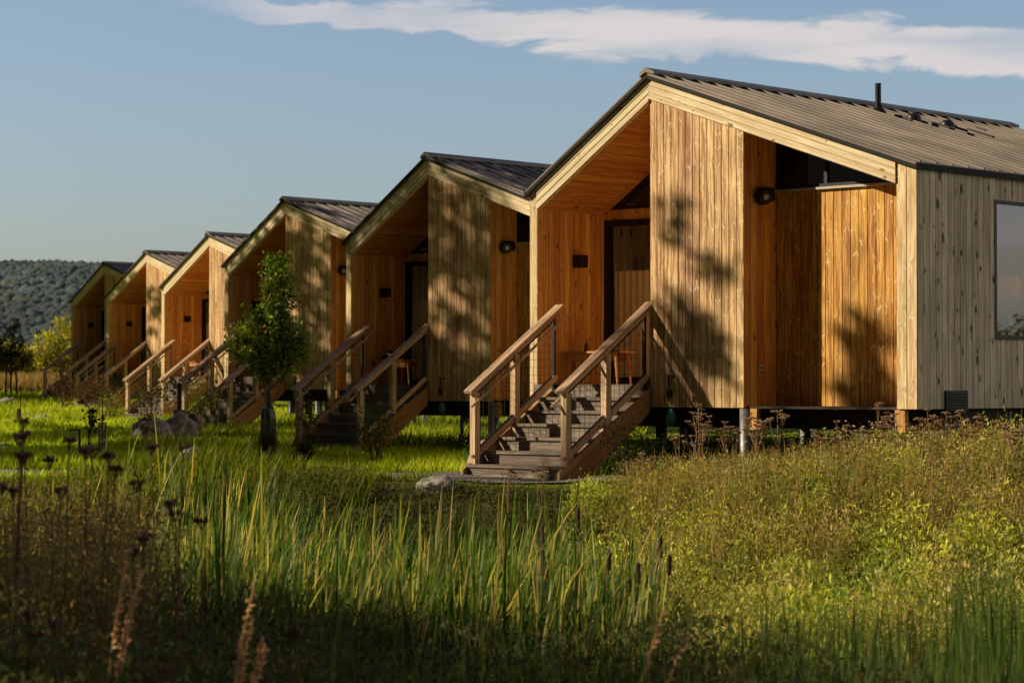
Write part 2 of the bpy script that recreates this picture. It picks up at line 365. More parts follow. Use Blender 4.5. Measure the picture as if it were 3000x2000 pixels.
def make_cabin():
    c = empty('cabin', (0, 0, 0))
    # roof -------------------------------------------------
    r = MB()
    ca = math.cos(math.atan(SR)); y0, y1 = -.07, YB+.1
    r.prism([(0, ZR-TH), (XR+.03, ztop(XR+.03)-TH), (XR+.03, ztop(XR+.03)), (0, ZR)], y0, y1)
    r.prism([(XL-.02, ztop(XL-.02)-TH), (-.001, ZR-TH), (-.001, ZR), (XL-.02, ztop(XL-.02))], y0, y1)
    k = 0; y = y0+.10
    while y < y1-.05:
        big = (k % 3 == 0)
        h, w = (.024, .02) if big else (.004, .012)
        for sgn, X in ((1, XR+.025), (-1, XL-.015)):
            a = Vector((sgn*.05, y, ztop(sgn*.05)+h/2)); b = Vector((X, y, ztop(X)+h/2))
            nrm = Vector((SR if sgn > 0 else -SL, 0, 1)).normalized()
            r.beam(a, b, w, h, nrm)
        y += .115; k += 1
    ro = r.build('roof', 'roof', c)
    e = MB()   # black rake and eave trim
    e.prism([(.0, ZR-TH-.005), (XR+.035, ztop(XR+.035)-TH-.005), (XR+.035, ztop(XR+.035)-.03), (0, ZR-.03)], y0-.012, y0-.002)
    e.prism([(XL-.03, ztop(XL-.03)-TH-.005), (-.0005, ZR-TH-.005), (-.0005, ZR-.03), (XL-.03, ztop(XL-.03)-.03)], y0-.012, y0-.002)
    e.box(XR+.032, XR+.046, y0-.01, y1, ztop(XR)-TH-.02, ztop(XR)-.02)
    e.box(XL-.036, XL-.022, y0-.01, y1, ztop(XL)-TH-.03, ztop(XL)-.03)
    e.build('edge_trim', 'roofedge', ro)
    rc = MB(); rc.prism([(-.10, ZR-.10*SL+.012), (0, ZR+.0), (.14, ZR-.14*SR+.012), (.14, ZR-.14*SR+.05), (0, ZR+.062), (-.10, ZR-.10*SL+.06)], y0-.025, y1)
    rc.build('ridge_cap', 'roof', ro)
    # gable fascia ------------------------------------------
    for nm, sl, sg, xe in (('a', SR, 1, 3.745), ('b', SL, -1, 1.935)):
        al = math.atan(sl); cs, sn = math.cos(al), math.sin(al); W = .25
        fb = MB(); zt = ZR-TH-.002
        A = (-sg*sn, 0, -cs); L = (sg*cs, 0, -sn)
        fb.boards((sg*.001, -.03, zt), A, L, (0, -1, 0), W, lambda a: a*sl, lambda a: (xe + a*sn)/cs, bw=.0835, gd=.012, gw=.006)
        # underside and body
        v = W/cs
        pts = [(sg*.001, zt), (sg*xe, zt-sl*xe), (sg*xe, zt-sl*xe-v), (sg*.001, zt-v)]
        if sg > 0: pts = pts[::-1]
        fb.prism(pts, -.022, .05)
        fb.build('gable_fascia', 'trim', c)
    # corner boards ------------------------------------------
    for xa, xb in ((XL, XL+.145), (XR-.285, XR)):
        cb = MB(); cb.boards((xa, -.006, 0), (1, 0, 0), (0, 0, 1), (0, -1, 0), xb-xa, ZB, lambda a, xa=xa: zu(xa+a)-.003, bw=.143)
        cb.prism([(xa+.002, ZB+.003), (xb-.002, ZB+.003), (xb-.002, zu(xb)-.01), (xa+.002, zu(xa)-.01)], .002, .12 if xa < 0 else .16)
        cb.build('corner_board', 'face' if xa > 9 else 'trim2', c)
    # tall front closet volume --------------------------------
    p = MB(); p.boards((0, 0, 0), (1, 0, 0), (0, 0, 1), (0, -1, 0), 1.5, ZB, lambda a: zs(max(a, .001))+.03, bw=.1154)
    p.build('front_panel', 'face', c)
    q = MB(); q.boards((1.5, 0, 0), (0, 1, 0), (0, 0, 1), (1, 0, 0), .67, ZB, zs(1.5)+.03, bw=.13, gd=.003, gw=.003)
    q.boards((0, 1.38, 0), (0, -1, 0), (0, 0, 1), (-1, 0, 0), 1.38, ZD, zs(.01)-.03, bw=.13, gd=.003, gw=.003)
    q.build('return_wall', 'cedar', c)
    # porch on the left ---------------------------------------
    q = MB(); xi = XL+.145
    q.boards((xi, .0, 0), (0, 1, 0), (0, 0, 1), (1, 0, 0), 1.38, ZD-.02, zs(xi)+.02, bw=.11, gd=.003, gw=.003)
    q.build('porch_side_wall', 'cedar', c)
    sf = MB(); cl_, sl_ = math.cos(math.atan(SL)), math.sin(math.atan(SL))
    sf.boards((0, .05, zs(-.0001)), (-cl_, 0, -sl_), (0, 1, 0), (sl_, 0, -cl_), (2.0)/cl_, 0, 1.34, bw=.15, gd=.003, gw=.003)
    sf.boards((.0, .05, zs(.0001)), (ca, 0, -math.sin(math.atan(SR))), (0, 1, 0), (-math.sin(math.atan(SR)), 0, -ca), 4.0/ca, 0, .63, bw=.15, gd=.003, gw=.003)
    sf.build('soffit', 'soffit', c)
    dk = MB(); dk.boards((xi, 1.38, ZD), (0, -1, 0), (1, 0, 0), (0, 0, 1), 1.40, 0, -xi-.002, bw=.14)
    dk.box(XL+.1, 0, -.03, -.008, ZD-.2, ZD-.003)
    dk.build('porch_floor', 'deck', c)
    # porch back wall: header, door, transom
    yb = 1.38
    hd = MB(); hd.boards((xi, yb, 0), (1, 0, 0), (0, 0, 1), (0, -1, 0), -xi, 3.42, 3.56, bw=.1, gd=.003)
    hd.build('door_header', 'cedar', c)
    tr = MB()
    tr.prism([(xi, 3.562), (0, 3.562), (0, 3.61), (xi, 3.61)], yb-.03, yb+.03)
    xt = -(zs(-.0001)-3.615)/SL
    tr.prism([(xt+.14, 3.612), (0, zs(-.001)-.095), (0, zs(-.001)-.002), (xt, 3.612)], yb-.028, yb+.02)
    tw = tr.build('transom_window', 'black', c)
    tg = MB(); tg.prism([(xt+.08, 3.6), (-.002, 3.6), (-.002, zs(-.002)-.06)], yb+.0, yb+.008); tg.build('pane', 'doorglass', tw)
    dr = MB()
    for a, b in ((xi, xi+.11), (-.9, -.84), (-.06, -.003)): dr.box(a, b, yb-.04, yb+.03, ZD+.003, 3.418)
    dr.box(xi+.111, -.061, yb-.038, yb+.028, 3.33, 3.416); dr.box(xi+.111, -.061, yb-.038, yb+.028, ZD+.004, ZD+.09)
    door = dr.build('glass_door', 'black', c)
    dg = MB(); dg.box(xi+.11, -.06, yb-.005, yb+.003, ZD+.09, 3.33); dg.build('pane', 'doorglass', door)
    cu = MB(); n = 60
    for i in range(n):
        x0 = xi+.15+(-.1-xi-.15)*i/n; x1 = xi+.15+(-.1-xi-.15)*(i+1)/n
        ya = yb+.02+.010*math.sin(i*1.57); ybb = yb+.02+.010*math.sin((i+1)*1.57)
        cu.face([(x0, ya, ZD+.1), (x1, ybb, ZD+.1), (x1, ybb, 2.72), (x0, ya, 2.72)])
    cu.build('curtain', 'curtain', door)
    hn = MB(); hn.tube([(-.93, yb-.09, ZD+.9), (-.93, yb-.09, ZD+1.2)], .012); hn.box(-.945, -.915, yb-.09, yb-.04, ZD+.92, ZD+.94); hn.box(-.945, -.915, yb-.09, yb-.04, ZD+1.16, ZD+1.18); hn.build('handle', 'pile', door)
    # recessed right bay ---------------------------------------
    yw = .67; zt = 3.58
    w = MB(); w.boards((1.5, yw, 0), (1, 0, 0), (0, 0, 1), (0, -1, 0), XR-.16-1.5, ZB, zt, bw=.125)
    w.build('recessed_wall', 'gold', c)
    sx = MB(); sx.box(1.502, XR-.16, yw-.05, yw+.06, zt, zt+.028); sx.build('sill', 'sill', c)
    cw = MB(); xe = 3.87
    def zf(x): return zs(x)-.006
    cw.prism([(1.504, zt+.03), (xe, zt+.03), (xe, zt+.07), (1.504, zt+.07)], yw-.02, yw+.04)
    cw.prism([(1.504, zf(1.504)-.07), (xe, zf(xe)-.07), (xe, zf(xe)), (1.504, zf(1.504))], yw-.018, yw+.038)
    for a, b in ((1.505, 1.60), (2.24, 2.29)): cw.prism([(a, zt+.071), (b, zt+.071), (b, max(zf(b)-.071, zt+.072)), (a, max(zf(a)-.071, zt+.072))], yw-.019, yw+.039)
    cl = cw.build('clerestory_window', 'black', c)
    cg = MB(); cg.prism([(1.55, zt+.05), (3.72, zt+.05), (3.72, max(zf(3.72)-.02, zt+.06)), (1.55, zf(1.55)-.03)], yw+.005, yw+.012); cg.build('pane', 'glass_dim', cl)
    # inner face of the right corner return
    rr = MB(); rr.boards((XR-.16, .16, 0), (0, 1, 0), (0, 0, 1), (-1, 0, 0), .51, ZB, zs(XR-.16), bw=.13); rr.build('bay_return', 'cedar', c)
    # side walls ------------------------------------------------
    s1 = MB(); eR = zu(XR)-.003; w0, w1, wz0, wz1 = 1.70, 4.7, 1.77, 3.37
    s1.boards((XR, 0, 0), (0, 1, 0), (0, 0, 1), (1, 0, 0), w0, ZB, eR, bw=.132)
    s1.boards((XR-.012, w0, 0), (0, 1, 0), (0, 0, 1), (1, 0, 0), w1-w0, ZB, wz0, bw=.132)
    s1.boards((XR-.012, w0, 0), (0, 1, 0), (0, 0, 1), (1, 0, 0), w1-w0, wz1, eR, bw=.132)
    s1.boards((XR, w1, 0), (0, 1, 0), (0, 0, 1), (1, 0, 0), YB-w1, ZB, eR, bw=.132)
    s1.build('side_wall', 'side', c)
    s2 = MB(); s2.boards((XL, YB, 0), (0, -1, 0), (0, 0, 1), (-1, 0, 0), YB, ZB, zu(XL)-.003, bw=.132); s2.build('side_wall', 'side', c)
    s3 = MB(); s3.boards((0, YB, 0), (1, 0, 0), (0, 0, 1), (0, 1, 0), XR, ZB, lambda a: zu(max(a, .001))-.003, bw=.132)
    s3.boards((0, YB, 0), (-1, 0, 0), (0, 0, 1), (0, 1, 0), -XL, ZB, lambda a: zu(-max(a, .001))-.003, bw=.132); s3.build('rear_wall', 'side', c)
    wf = MB(); t = .05
    wf.box(XR-.05, XR+.006, w0-.03, w0+t-.03, wz0, wz1); wf.box(XR-.05, XR+.006, w1-t, w1, wz0, wz1)
    wf.box(XR-.051, XR+.007, w0-.03, w1, wz0-.045, wz0); wf.box(XR-.051, XR+.007, w0-.03, w1, wz1, wz1+.045); wf.box(XR-.05, XR+.004, 3.2, 3.25, wz0, wz1)
    win = wf.build('picture_window', 'black', c)
    pg = MB(); pg.box(XR-.02, XR-.012, w0+t-.03, w1-t, wz0, wz1); pg.build('pane', 'glass', win)
    # interior floor and blockers
    il = MB(); il.box(XL+.02, XR-.06, .9 if False else 1.6, YB-.05, ZB+.03, ZD); il.box(XL+.05, XR-.05, YB-.09, YB-.04, ZD, 3.4); il.box(.02, 1.49, 1.3, 1.36, ZD, 3.9)
    il.build('interior_floor', 'interior', c)
    # wall lamp, flood light, outlet, vent, hose box
    lm = MB(); lm.box(xi+.02, xi+.15, .69, .84, 2.75, 2.92); lp = lm.build('wall_lamp', 'black', c)
    l2 = MB(); l2.box(xi, xi+.02, .72, .81, 2.78, 2.89); l2.build('mount', 'black', lp)
    fl = MB(); fl.tube([(1.50, .33, 3.51), (1.54, .33, 3.51)], .07, 10)
    fl.tube([(1.53, .27, 3.51), (1.55, .29, 3.51), (1.62, .27, 3.50), (1.66, .24, 3.49)], [.06, .115, .11, .085], 9); fl.tube([(1.54, .42, 3.53), (1.62, .45, 3.54)], [.10, .085], 8)
    fo = fl.build('flood_light', 'black', c, smooth=False)
    fe = MB(); fe.tube([(1.66, .235, 3.49), (1.677, .225, 3.488)], .036, 12); fe.build('lens', 'lens', fo)
    ot = MB(); ot.box(1.5, 1.515, .30, .37, 1.30, 1.42); oo = ot.build('power_outlet', 'white', c)
    for z_ in (1.315, 1.37): o2 = MB(); o2.box(1.516, 1.518, .32, .35, z_, z_+.03); o2.build('socket', 'black', oo)
    hp = MB(); hp.tube([(.33, -.03, .98), (.33, -.03, 1.28), (.33, -.03, 1.30)], .012); hp.tube([(.33, -.03, 1.28), (.42, -.03, 1.28)], .012); hp.box(.30, .36, -.04, -.005, 1.02, 1.1); hp.build('conduit', 'black', c)
    hb = MB(); hb.lathe([(.02, -.22), (.05, -.20), (.065, -.12), (.06, -.05), (.03, 0)], (.33, .02, .87), 12); hb.build('hose_meter', 'teal', c, smooth=True)
    # floor structure
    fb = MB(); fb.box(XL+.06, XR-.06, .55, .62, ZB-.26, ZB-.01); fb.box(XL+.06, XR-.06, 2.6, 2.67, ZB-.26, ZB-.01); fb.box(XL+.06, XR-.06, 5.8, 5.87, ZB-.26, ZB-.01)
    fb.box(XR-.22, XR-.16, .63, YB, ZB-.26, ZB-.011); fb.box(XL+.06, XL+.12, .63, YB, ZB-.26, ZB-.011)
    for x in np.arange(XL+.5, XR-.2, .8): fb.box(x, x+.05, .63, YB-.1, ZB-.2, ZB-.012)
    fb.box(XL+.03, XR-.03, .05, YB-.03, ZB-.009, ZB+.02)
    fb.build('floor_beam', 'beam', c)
    for (x, y, rr_) in ((1.48, -.0+.06, .075), (3.95, .45, .05), (-1.8, .15, .05), (3.1, .3, .10), (3.95, 3.6, .07), (1.2, 2.6, .09), (3.1, 2.6, .10), (-1.4, 2.6, .08), (3.9, 5.8, .08), (1, 5.8, .08), (-1.8, 5.8, .08), (.55, .28, .03)):
        pm = MB(); pm.tube([(x, y, -.5), (x, y, ZB-.26 if rr_ != .075 else ZB-.012)], rr_, 12); pm.build('support_pile', 'pile' if rr_ < .1 else 'black', c, smooth=True)
    for a, b in ((3.70, 3.84), (1.58, 1.68)): bk = MB(); bk.box(a, b, .02, .097, ZB-.27, ZB-.012); bk.build('support_block', 'cedar', c)
    return c
# extra materials used above
M['trim2'] = wood('corner_boards', (.56,.38,.19), (.86,.68,.42), (.24,.12,.05), (.98,.86,.62), kd=.4, hs=.8, var=.14, weather=.15, across=4., dens=.5, ks=1.3)
M['glass_dim'] = glassmat('clerestory_glass', (.25,.24,.22), .0)

CAB = [  # ridge front point x, y (depth), rise
    (1.76, 30.81), (-1.46, 42.0), (-5.07, 54.0), (-8.40, 67.0), (-11.96, 79.0), (-15.34, 91.0)]
CQ = [0, 0, .17, .2, .36, .6]
CLAB = ['nearest and largest timber cabin, with vent pipe on its roof and grey side wall',
        'second timber cabin from the right, its gable mostly in tree shadow behind the nearest cabin',
        'third timber cabin from the right, partly hidden by the young maple',
        'fully sunlit timber cabin with bright orange porch, left of the young maple',
        'small timber cabin with dappled front, second from the far end of the row',
        'farthest and darkest timber cabin at the left end of the row, all in shade']
cab0 = make_cabin()
cabins = [cab0] + [copy_tree(cab0) for _ in range(5)]
for c, (x, y), q, l in zip(cabins, CAB, CQ, CLAB):
    c.location = (x, y, q); c.rotation_euler = (0, 0, ANG)
    tag(c, l, 'cabin', 'timber cabins standing in a row')
# things only on the nearest cabin
c0 = cab0
vp = MB(); vp.tube([(.55, 4.3, ztop(.55)-.02), (.55, 4.3, ztop(.55)+.40)], .042, 14); pipe = vp.build('vent_pipe', 'black', c0, smooth=False)
fl = MB(); fl.lathe([(.12, -.03), (.10, .02), (.06, .06), (.05, .11)], (.55, 4.3, ztop(.55)), 14); fl.build('flashing', 'roofedge', pipe)
for (x, y) in ((.8, 4.8), (.95, 5.42)):
    m = MB(); m.lathe([(.12, -.05), (.11, .02), (.10, .05), (.05, .085), (.03, .09)], (x, y, ztop(x)), 14); m.build('roof_vent', 'black', c0)
for (x, y, l) in ((.75, 4.52, .22), (.95, 5.05, .35), (1.10, 5.72, .42), (.80, 5.65, .15), (.85, 6.35, .15)):
    m = MB(); m.beam((x, y, ztop(x)+.018), (x+l, y, ztop(x+l)+.018), .06, .03, (SR, 0, 1)); m.build('snow_guard', 'black', c0)
vb = MB(); vb.box(XR+.001, XR+.03, .56, 1.03, ZB-.02, ZB+.215)
vo_ = vb.build('wall_vent', 'black', c0)
vs = MB()
for k in range(6): vs.box(XR+.031, XR+.038, .60, .99, ZB+.0+.033*k, ZB+.012+.033*k)
vs.build('louvre', 'roofedge', vo_)

# ------------------------------------------------------------------ stairs
def make_stairs():
    s = empty('staircase', (0, 0, 0)); W = .82
    RISE, RUN = ZD/7, .27
    for k in range(1, 7):
        t = MB(); z = ZD-RISE*k; t.box(-W, W, -(RUN*k+.06), -(RUN*(k-1)+.02), z-.038, z); t.build('tread', 'deck', s)
    for k in range(1, 8):
        z1 = ZD-RISE*(k-1)-.04 if k > 1 else ZD-.205; z0 = ZD-RISE*k; yy = -(RUN*(k-1)+.03)
        if k == 1: z1 = ZD-.206
        if z1 > z0+.01:
            t = MB(); t.box(-W+.01, W-.01, yy, yy+.02, z0, z1); t.build('riser', 'deck', s)
    for sx in (-1, 1):
        g = MB(); x0 = sx*(W-.02); x1 = sx*(W+.02)
        if x0 > x1: x0, x1 = x1, x0
        # stringer polygon in the y-z plane
        P = [(-1.74, 0.0), (-1.74, .10), (-.02, ZD-.06), (-.02, ZD-.36), (-1.2, .0)]
        for x, fl in ((x0, 1), (x1, 0)):
            pts = [(x, a, b) for a, b in P]; g.face(pts if fl else pts[::-1], [(g.bid+.5+.2*(i % 2), a*1.2) for i, (a, b) in enumerate(P)])
        for i in range(len(P)):
            a = P[i]; b = P[(i+1) % len(P)]; g.face([(x0, *a), (x1, *a), (x1, *b), (x0, *b)])
        g.build('stringer', 'stringer', s)
        X = sx*(W-.045)
        zt = lambda r: 2.17-.65*r
        rl = MB(); rl.beam((X, .07, zt(-.07)), (X, -1.68, zt(1.68)), .14, .038); hr = rl.build('handrail', 'rail', s)
        sub = MB(); sub.beam((X, .03, zt(-.03)-.055), (X, -1.62, zt(1.62)-.055), .04, .07); sub.build('rail_support', 'rail', hr)
        gr = MB(); xi_ = X-sx*.10
        gr.tube([(xi_, .16, zt(-.16)-.16), (xi_, -1.72, zt(1.72)-.16)], .019, 8); 
        gr.build('grab_rail', 'rail', s)
        lr = MB(); lr.beam((X, -.0, zt(0)-.89), (X, -1.60, zt(1.60)-.89), .045, .085); lr.build('lower_rail', 'rail', s)
        for r_ in (.80, 1.55):
            p = MB(); p.box(X-.045, X+.045, -r_-.045, -r_+.045, max(0, ZD-.65*r_-.40) if r_ < 1 else .168, zt(r_)-.09); p.build('post', 'rail', s)
            p = MB(); p.box(X-.02, X+.02, -r_+.047, -r_+.085, ZD-.65*r_-.02, zt(r_)-.09); p.build('metal_post', 'black', s)
        p = MB(); p.box(X-.02, X+.02, -.07, -.03, ZD-.1, zt(.05)-.09); p.build('metal_post', 'black', s)
        wm = MB(); t = .0042
        for a, b in ((.09, .71), (.85, 1.50)):
            wm.beam((X, -a, zt(a)-.12), (X, -b, zt(b)-.12), .018, .018); wm.beam((X, -a, zt(a)-.835), (X, -b, zt(b)-.835), .02, .02)
            for r_ in np.arange(a+.05, b, .1): wm.box(X-t/2, X+t/2, -r_-t/2, -r_+t/2, zt(r_)-.83, zt(r_)-.12)
            for z in np.arange(.3, 2.2, .1):
                # intersection of horizontal wire with the panel
                ra = (2.17-.12-z)/.65; rb = (2.17-.83-z)/.65; hi = min(b, ra); lo = max(a, rb)
                if hi-lo > .03: wm.box(X-t/2, X+t/2, -hi, -lo, z-t/2, z+t/2)
        wm.build('wire_mesh', 'black', s)
    return s
SLAB = ['wooden steps and wire railings of the nearest cabin, ending at the gravel path', 'wooden steps of the second cabin, in shade beside a leafy shrub',
        'wooden steps behind the young maple with thick dark handrails', 'sunlit wooden steps of the bright orange cabin beside a grey bin',
        'wooden steps of the second farthest cabin behind reddish shrubs', 'dark wooden steps of the farthest cabin at the left edge of the row']
st0 = make_stairs(); sts = [st0] + [copy_tree(st0) for _ in range(5)]
for s, (x, y), q, l in zip(sts, CAB, CQ, SLAB):
    s.location = (x - .82*U[0] - .012*V[0], y - .82*U[1] - .012*V[1], q); s.rotation_euler = (0, 0, ANG); tag(s, l, 'stairs', 'front steps of the timber cabins')

# ------------------------------------------------------------------ benches on porches
def lp(ci, x, y, z):     # local cabin point to world
    cx, cy = CAB[ci]; return (cx + x*U[0] + y*V[0], cy + x*U[1] + y*V[1], CQ[ci] + z)
def make_bench():
    b = empty('porch_bench', (0, 0, 0))
    m = MB(); m.box(-.5, .5, -.17, .17, .41, .44); m.build('seat', 'bench', b)
    for x in (-.44, .44):
        for y in (-.13, .13): m = MB(); m.tube([(x*.9, y, .41), (x, y*1.05, 0)], [.022, .014], 8); m.build('leg', 'bench', b)
    m = MB(); m.box(-.42, .42, .10, .12, .30, .409); m.box(-.42, .42, -.14, -.12, .30, .409); m.build('apron', 'bench', b)
    return b
b0 = make_bench(); bl = [b0, copy_tree(b0), copy_tree(b0), copy_tree(b0)]
for b, ci, l in zip(bl, (0, 1, 2, 3), ('orange wooden bench on the porch of the nearest cabin', 'wooden bench with a dark bag on it on the shaded second porch', 'wooden bench on the porch behind the young maple', 'small wooden bench on the bright orange porch of the sunlit cabin')):
    b.location = lp(ci, -1.40, .62, ZD+.001); b.rotation_euler = (0, 0, ANG); tag(b, l, 'bench', 'benches on the cabin porches')
def blob(name, loc, sx, sy, sz, mat, seed, amp=.25, sub=3, parent=None, squash=.0):
    import bmesh
    bm = bmesh.new(); bmesh.ops.create_icosphere(bm, subdivisions=sub, radius=1.)
    from mathutils import noise
    for v in bm.verts:
        p = v.co.copy(); n = noise.noise(p*1.1+Vector((seed*3.1, seed, 0)))*1.2 + noise.noise(p*2.7+Vector((seed, 0, seed)))*.5
        n2 = round((noise.noise(p*1.7+Vector((0, seed*2., 0)))*3))/3*.35
        v.co = p*(1+amp*(n+n2)); v.co.z = max(v.co.z, -.35)
        v.co = Vector((v.co.x*sx, v.co.y*sy, v.co.z*sz))
    me = bpy.data.meshes.new(name); bm.to_mesh(me); bm.free(); me.materials.append(M[mat])
    me.polygons.foreach_set('use_smooth', [sub > 3]*len(me.polygons))
    o = bpy.data.objects.new(name, me); COL.objects.link(o); o.location = loc
    if parent: o.parent = parent
    return o
bg = blob('bag', lp(1, -1.5, .6, ZD+.50), .24, .13, .10, 'black', 4.2, .3, 4); tag(bg, 'dark rounded bag lying on the bench of the second cabin', 'bag'); bg.rotation_euler = (0, 0, ANG)
m = MB(); m.tube([(-.2, -.135, .02), (0, -.15, .05), (.2, -.135, .0)], .015, 6); m.build('stripe', 'white', bg)
m = MB(); m.lathe([(.03, 0), (.035, .02), (.03, .09), (.012, .12), (.012, .14)], (0, 0, 0), 12); jar = m.build('bottle', 'ceramic', smooth=True); jar.location = lp(0, -1.62, .62, ZD+.442); tag(jar, 'small dark bottle standing on the bench of the nearest cabin', 'bottle')

# ------------------------------------------------------------------ foliage helpers
def quadmesh(name, P, D, Wd, L, Wv, C, mat, parent=None, bend=None):
    """leaves: base P, direction D (unit), width dir Wd (unit), length L, width Wv, colour C"""
    n = len(P); L = np.asarray(L)[:, None]; Wv = np.asarray(Wv)[:, None]
    v = np.empty((n, 4, 3), np.float32)
    v[:, 0] = P; v[:, 1] = P + D*L*.5 + Wd*Wv*.5; v[:, 2] = P + D*L; v[:, 3] = P + D*L*.5 - Wd*Wv*.5
    if bend is not None: v[:, 2] += bend
    return rawmesh(name, v.reshape(-1, 3), 4, n, np.repeat(C, 4, axis=0), mat, parent)
def rawmesh(name, v, k, nf, C, mat, parent=None, idx=None):
    me = bpy.data.meshes.new(name); me.vertices.add(len(v)); me.vertices.foreach_set('co', np.ascontiguousarray(v, np.float32).ravel())
    if idx is None: idx = np.arange(nf*k, dtype=np.int32)
    me.loops.add(len(idx)); me.loops.foreach_set('vertex_index', np.ascontiguousarray(idx, np.int32).ravel())
    me.polygons.add(nf); me.polygons.foreach_set('loop_start', np.arange(0, nf*k, k, dtype=np.int32))
    try: me.polygons.foreach_set('loop_total', np.full(nf, k, np.int32))
    except Exception: pass
    ca = me.color_attributes.new('Col', 'FLOAT_COLOR', 'POINT')
    cc = np.ones((len(v), 4), np.float32); cc[:, :3] = C; ca.data.foreach_set('color', cc.ravel())
    me.materials.append(M[mat]); me.update(); me.validate()
    o = bpy.data.objects.new(name, me); COL.objects.link(o)
    if parent: o.parent = parent
    return o
def rdir(n, up=0.):
    d = rng.normal(size=(n, 3)); d[:, 2] += up; return d/np.linalg.norm(d, axis=1)[:, None]
def perp(d):
    r = rng.normal(size=d.shape); w = np.cross(d, r); return w/np.linalg.norm(w, axis=1)[:, None]
def pick(cols, n, jit=.25):
    cols = np.array(cols); c = cols[rng.integers(0, len(cols), n)]; return np.clip(c*(1+jit*(rng.random((n, 1))*2-1)), 0, 1)
def blades(name, X, Y, H, W, lean, C, mat='grass', segs=4, Z=None, az=None, droop=None, g0=.4, g1=.95, gp=1.):
    """curved tapered blades, one object"""
    n = len(X); Z = gz(X, Y)-.02 if Z is None else Z
    W = np.broadcast_to(np.asarray(W, float), (n,)); lean = np.broadcast_to(np.asarray(lean, float), (n,))
    a = rng.random(n)*2*np.pi if az is None else az
    dx, dy = np.cos(a), np.sin(a); fa = a + np.pi/2 + rng.normal(0, .5, n); wx, wy = np.cos(fa), np.sin(fa)
    rows = []
    for i in range(segs+1):
        t = i/segs; off = lean*t**1.8*H
        zz = Z + H*t - (0 if droop is None else droop*H*t**3)
        w = W*(1-t**2.2)*.5 + .0004
        c = np.stack([X+dx*off, Y+dy*off, zz], -1); s = np.stack([wx*w, wy*w, 0*w], -1)
        rows.append(c-s); rows.append(c+s)
    v = np.stack(rows, 1)                                   # n, 2(segs+1), 3
    base = (np.arange(n)*(2*(segs+1)))[:, None, None]
    q = np.array([[2*i, 2*i+1, 2*i+3, 2*i+2] for i in range(segs)])[None]
    idx = (base+q).reshape(-1)
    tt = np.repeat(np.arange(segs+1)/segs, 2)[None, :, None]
    cc = C[:, None, :]*(g0 + g1*tt**gp)  # colour ramps from dark base to bright tip, standing in for self-shade
    return rawmesh(name, v.reshape(-1, 3), 4, n*segs, np.clip(cc, 0, 1).reshape(-1, 3), mat, None, idx)

def crown_leaves(cl, n, spread, size, cols, seed=0, up=.2, asp=.5, per=22):
    """cl = list of (cx,cy,cz,rx,ry,rz) ellipsoids -> leaf arrays clustered on twigs"""
    cl = np.array(cl, float); vol = cl[:, 3]*cl[:, 4]*cl[:, 5]; e = rng.choice(len(cl), max(8, n//per), p=vol/vol.sum())
    d = rdir(len(e)); rr = rng.random(len(e))**.38; cen = cl[e, :3] + d*rr[:, None]*cl[e, 3:]
    tone = .55+.75*rng.random(len(e))
    k = rng.integers(0, len(e), n); P = cen[k] + rng.normal(size=(n, 3))*spread
    D = rdir(n, up); Wd = perp(D); L = size*(.6+.8*rng.random(n))
    C = pick(cols, n)*tone[k][:, None]
    return P, D, Wd, L, L*asp, np.clip(C, 0, 1), cen
def tree(name, loc, trunk_h, rad, cl, n, spread, size, cols, label, cat, group=None, bark='bark', stems=1, limbs=14, asp=.5, trunkname='trunk', per=22):
    t = empty(name, loc, 0, label, cat, group)
    P, D, Wd, L, W, C, cen = crown_leaves(cl, n, spread, size, cols, asp=asp, per=per)
    quadmesh('crown', P, D, Wd, L, W, C, 'leaf', t)
    m = MB()
    for s in range(stems):
        ox = (s-(stems-1)/2)*rad*5; top = Vector((ox*.6+random.uniform(-.1, .1)*rad*8, random.uniform(-.1, .1), trunk_h))
        pts = [Vector((ox, 0, -.1)), Vector((ox*.9+rad*random.uniform(-1, 1), 0, trunk_h*.33)), Vector((ox*.8+rad*random.uniform(-1, 1), 0, trunk_h*.66)), top]
        m.tube(pts, [rad, rad*.85, rad*.6, rad*.2], 8)
    for i in range(limbs):
        c = cen[random.randrange(len(cen))]; zb = min(max(c[2]*random.uniform(.35, .8), trunk_h*.25), trunk_h*.95)
        a = Vector((0, 0, zb)); b = Vector(c); mid = (a+b)/2+Vector((0, 0, (b-a).length*.12))
        m.tube([a, mid, b], [rad*.35, rad*.22, rad*.07], 5, cap=False)
    m.build(trunkname, bark, t, smooth=True)
    return t
GREEN = [(.045,.085,.018), (.06,.11,.02), (.035,.065,.015), (.085,.12,.025)]

# young maple in front of the third cabin
mx, my = -3.42, 34.0
tree('maple_tree', (mx, my, G(mx, my)), 2.7, .020,
     [(.12, 0, 2.78, .21, .18, .22), (.14, 0, 2.45, .24, .2, .26), (.0, 0, 2.1, .33, .25, .24), (-.22, 0, 1.88, .28, .25, .18), (.02, 0, 1.72, .36, .3, .24), (-.3, 0, 1.6, .24, .2, .16), (.40, 0, 1.62, .22, .2, .16), (.44, 0, 1.92, .16, .16, .2), (.0, 0, 1.36, .26, .2, .16), (.56, 0, 1.76, .10, .1, .1), (-.5, 0, 1.72, .10, .1, .08), (.22,0,1.42,.2,.2,.14)],
     8600, .050, .066, [(.15,.29,.04), (.20,.34,.045), (.09,.18,.03), (.25,.28,.05), (.26,.15,.05)],
     'young maple with dense dark green crown standing in front of the third cabin', 'tree', limbs=34, per=34)
